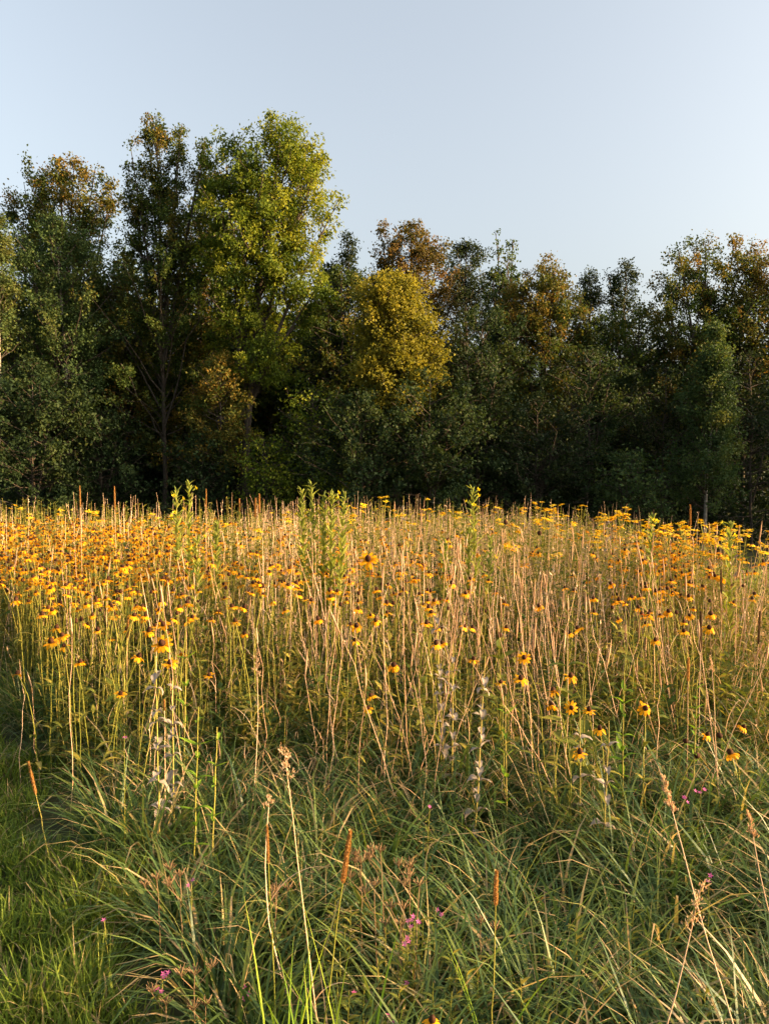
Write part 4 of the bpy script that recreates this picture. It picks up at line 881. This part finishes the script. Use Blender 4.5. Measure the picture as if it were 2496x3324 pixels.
# dried brown seed clusters
def seed_cup_cluster(n=16, r=.02, h=.025):
    a = rng.uniform(0, 6.28, n); rr = r * np.sqrt(rng.uniform(.05, 1, n)); top = np.stack([np.cos(a) * rr, np.sin(a) * rr, h * rng.uniform(.7, 1.15, n)], 1)
    s = np.array([0, .5, .55, 1])[None, :, None]; P = top[:, None, :] * s; P[:, :2, :2] *= .7
    return tubes(P, np.array([.0006, .0006, .0013, .0011])[None] * np.ones((n, 1)), 4, rng.uniform(0, 1, n))
umb = [mesh('seed_cluster', *seed_cup_cluster(), 'umbel_brown') for _ in range(3)]
for px, py, D, n, lab in [
    (632, 3140, 1.95, 3, 'rust brown dried seed cluster on a stout stalk at the lower left'), (668, 3240, 1.95, 2, 'small rust brown seed cluster below the stout one at the lower left'),
    (585, 2820, 2.3, 4, 'brown dried seed clusters left of the tilted timothy'), (1172, 2775, 2.3, 4, 'brown dried seed clusters right of the tilted timothy'),
    (1235, 2740, 2.4, 4, 'feathery brown seed cluster high in the middle'), (1330, 2785, 2.3, 4, 'brown seed clusters under the middle straw stalks'),
    (1360, 2850, 2.2, 2, 'fan shaped tan seed cluster right of the middle'), (895, 2870, 2.3, 4, 'brown seed clusters by the thin pale timothy'),
    (1310, 2925, 2.2, 2, 'small brown seed cluster over the largest pink flowers'), (1215, 2850, 2.2, 2, 'brown seed cluster between timothy and pink flowers'),
    (510, 2830, 2.35, 2, 'faint brown seed cluster in the left tussock'), (1300, 2980, 2.15, 2, 'dull brown seed cluster left of the largest pink flowers'),
    (1560, 2970, 2.2, 2, 'small tan seed cluster right of the pink flowers'), (540, 3235, 2.0, 2, 'thin tan seed cluster left of the rust brown ones')]:
    root, P = aimed_stem('dried_seed_plant', px, py + 30, D, px + pr.uniform(-25, 25), 'umbel_brown', .0018, .0012, lab, 'seed head', 'brown dried seed clusters')
    link('seed_cluster', umb[pr.randrange(3)], root, Matrix.Translation(P[-1]))
    for k in range(n - 1):
        p0 = along(P, pr.uniform(.78, .92)); a = pr.uniform(0, 6.28); e = np.array([math.cos(a) * .045, math.sin(a) * .03, .05]); s = np.linspace(0, 1, 4)[:, None]
        Q = p0 + e * s; link('side_stem', stem_mesh(Q, .001, .0009, 'umbel_brown', 3, name='side_stem'), root); link('seed_cluster', umb[pr.randrange(3)], root, Matrix.Translation(Q[-1]))
    for k in range(6): link('leaf', small_leaf[k % 3], root, Matrix.Translation(along(P, .15 + .1 * k)) @ Euler((0, -.6, k * 2.4)).to_matrix().to_4x4())
# the one red flower
x, y, h = by_pixel(2005, 1985, 4.6)
root = link('red_flower', None, None, Matrix.Translation((x, y, float(ground_z(x, y)))), label='single red flower in the right half of the meadow', cat='flower')
link('stem', susan_stems[0][0], root, Matrix.Diagonal((1, 1, h, 1)))
d = link('disc', susan_cone[0], root, Matrix.Translation(susan_stems[0][1][-1] * np.array([1, 1, h])))
link('petal_ring', mesh('petal_ring', *join(*petals_geo(12, .006, .026, .011, .5, seed=9)), 'red_petal'), d)
# small leafy weeds between the foreground tussocks
for i in range(26):
    px, py = pr.uniform(1080, 1560) if i < 16 else pr.uniform(850, 2300), pr.uniform(2880, 3240); D = 2.35 - (py - 2880) * .0012
    root, P = aimed_stem('small_weed', px, py, D, px + pr.uniform(-25, 25), 'green_stem', .0018, .001, 'small yellow green leafy weed between the foreground tussocks', 'weed', 'small leafy weeds of the foreground')
    for k in range(12): link('leaf', small_leaf[k % 3], root, Matrix.Translation(along(P, .25 + .062 * k)) @ Euler((0, -pr.uniform(.2, .9), k * 1.571 + (k % 2) * 1.571 + pr.uniform(-.3, .3))).to_matrix().to_4x4())
import sys; print('tris', sum(len(o.data.loops) - 2 * len(o.data.polygons) for o in col.objects if o.type == 'MESH'), 'objects', len(col.objects), file=sys.stderr)
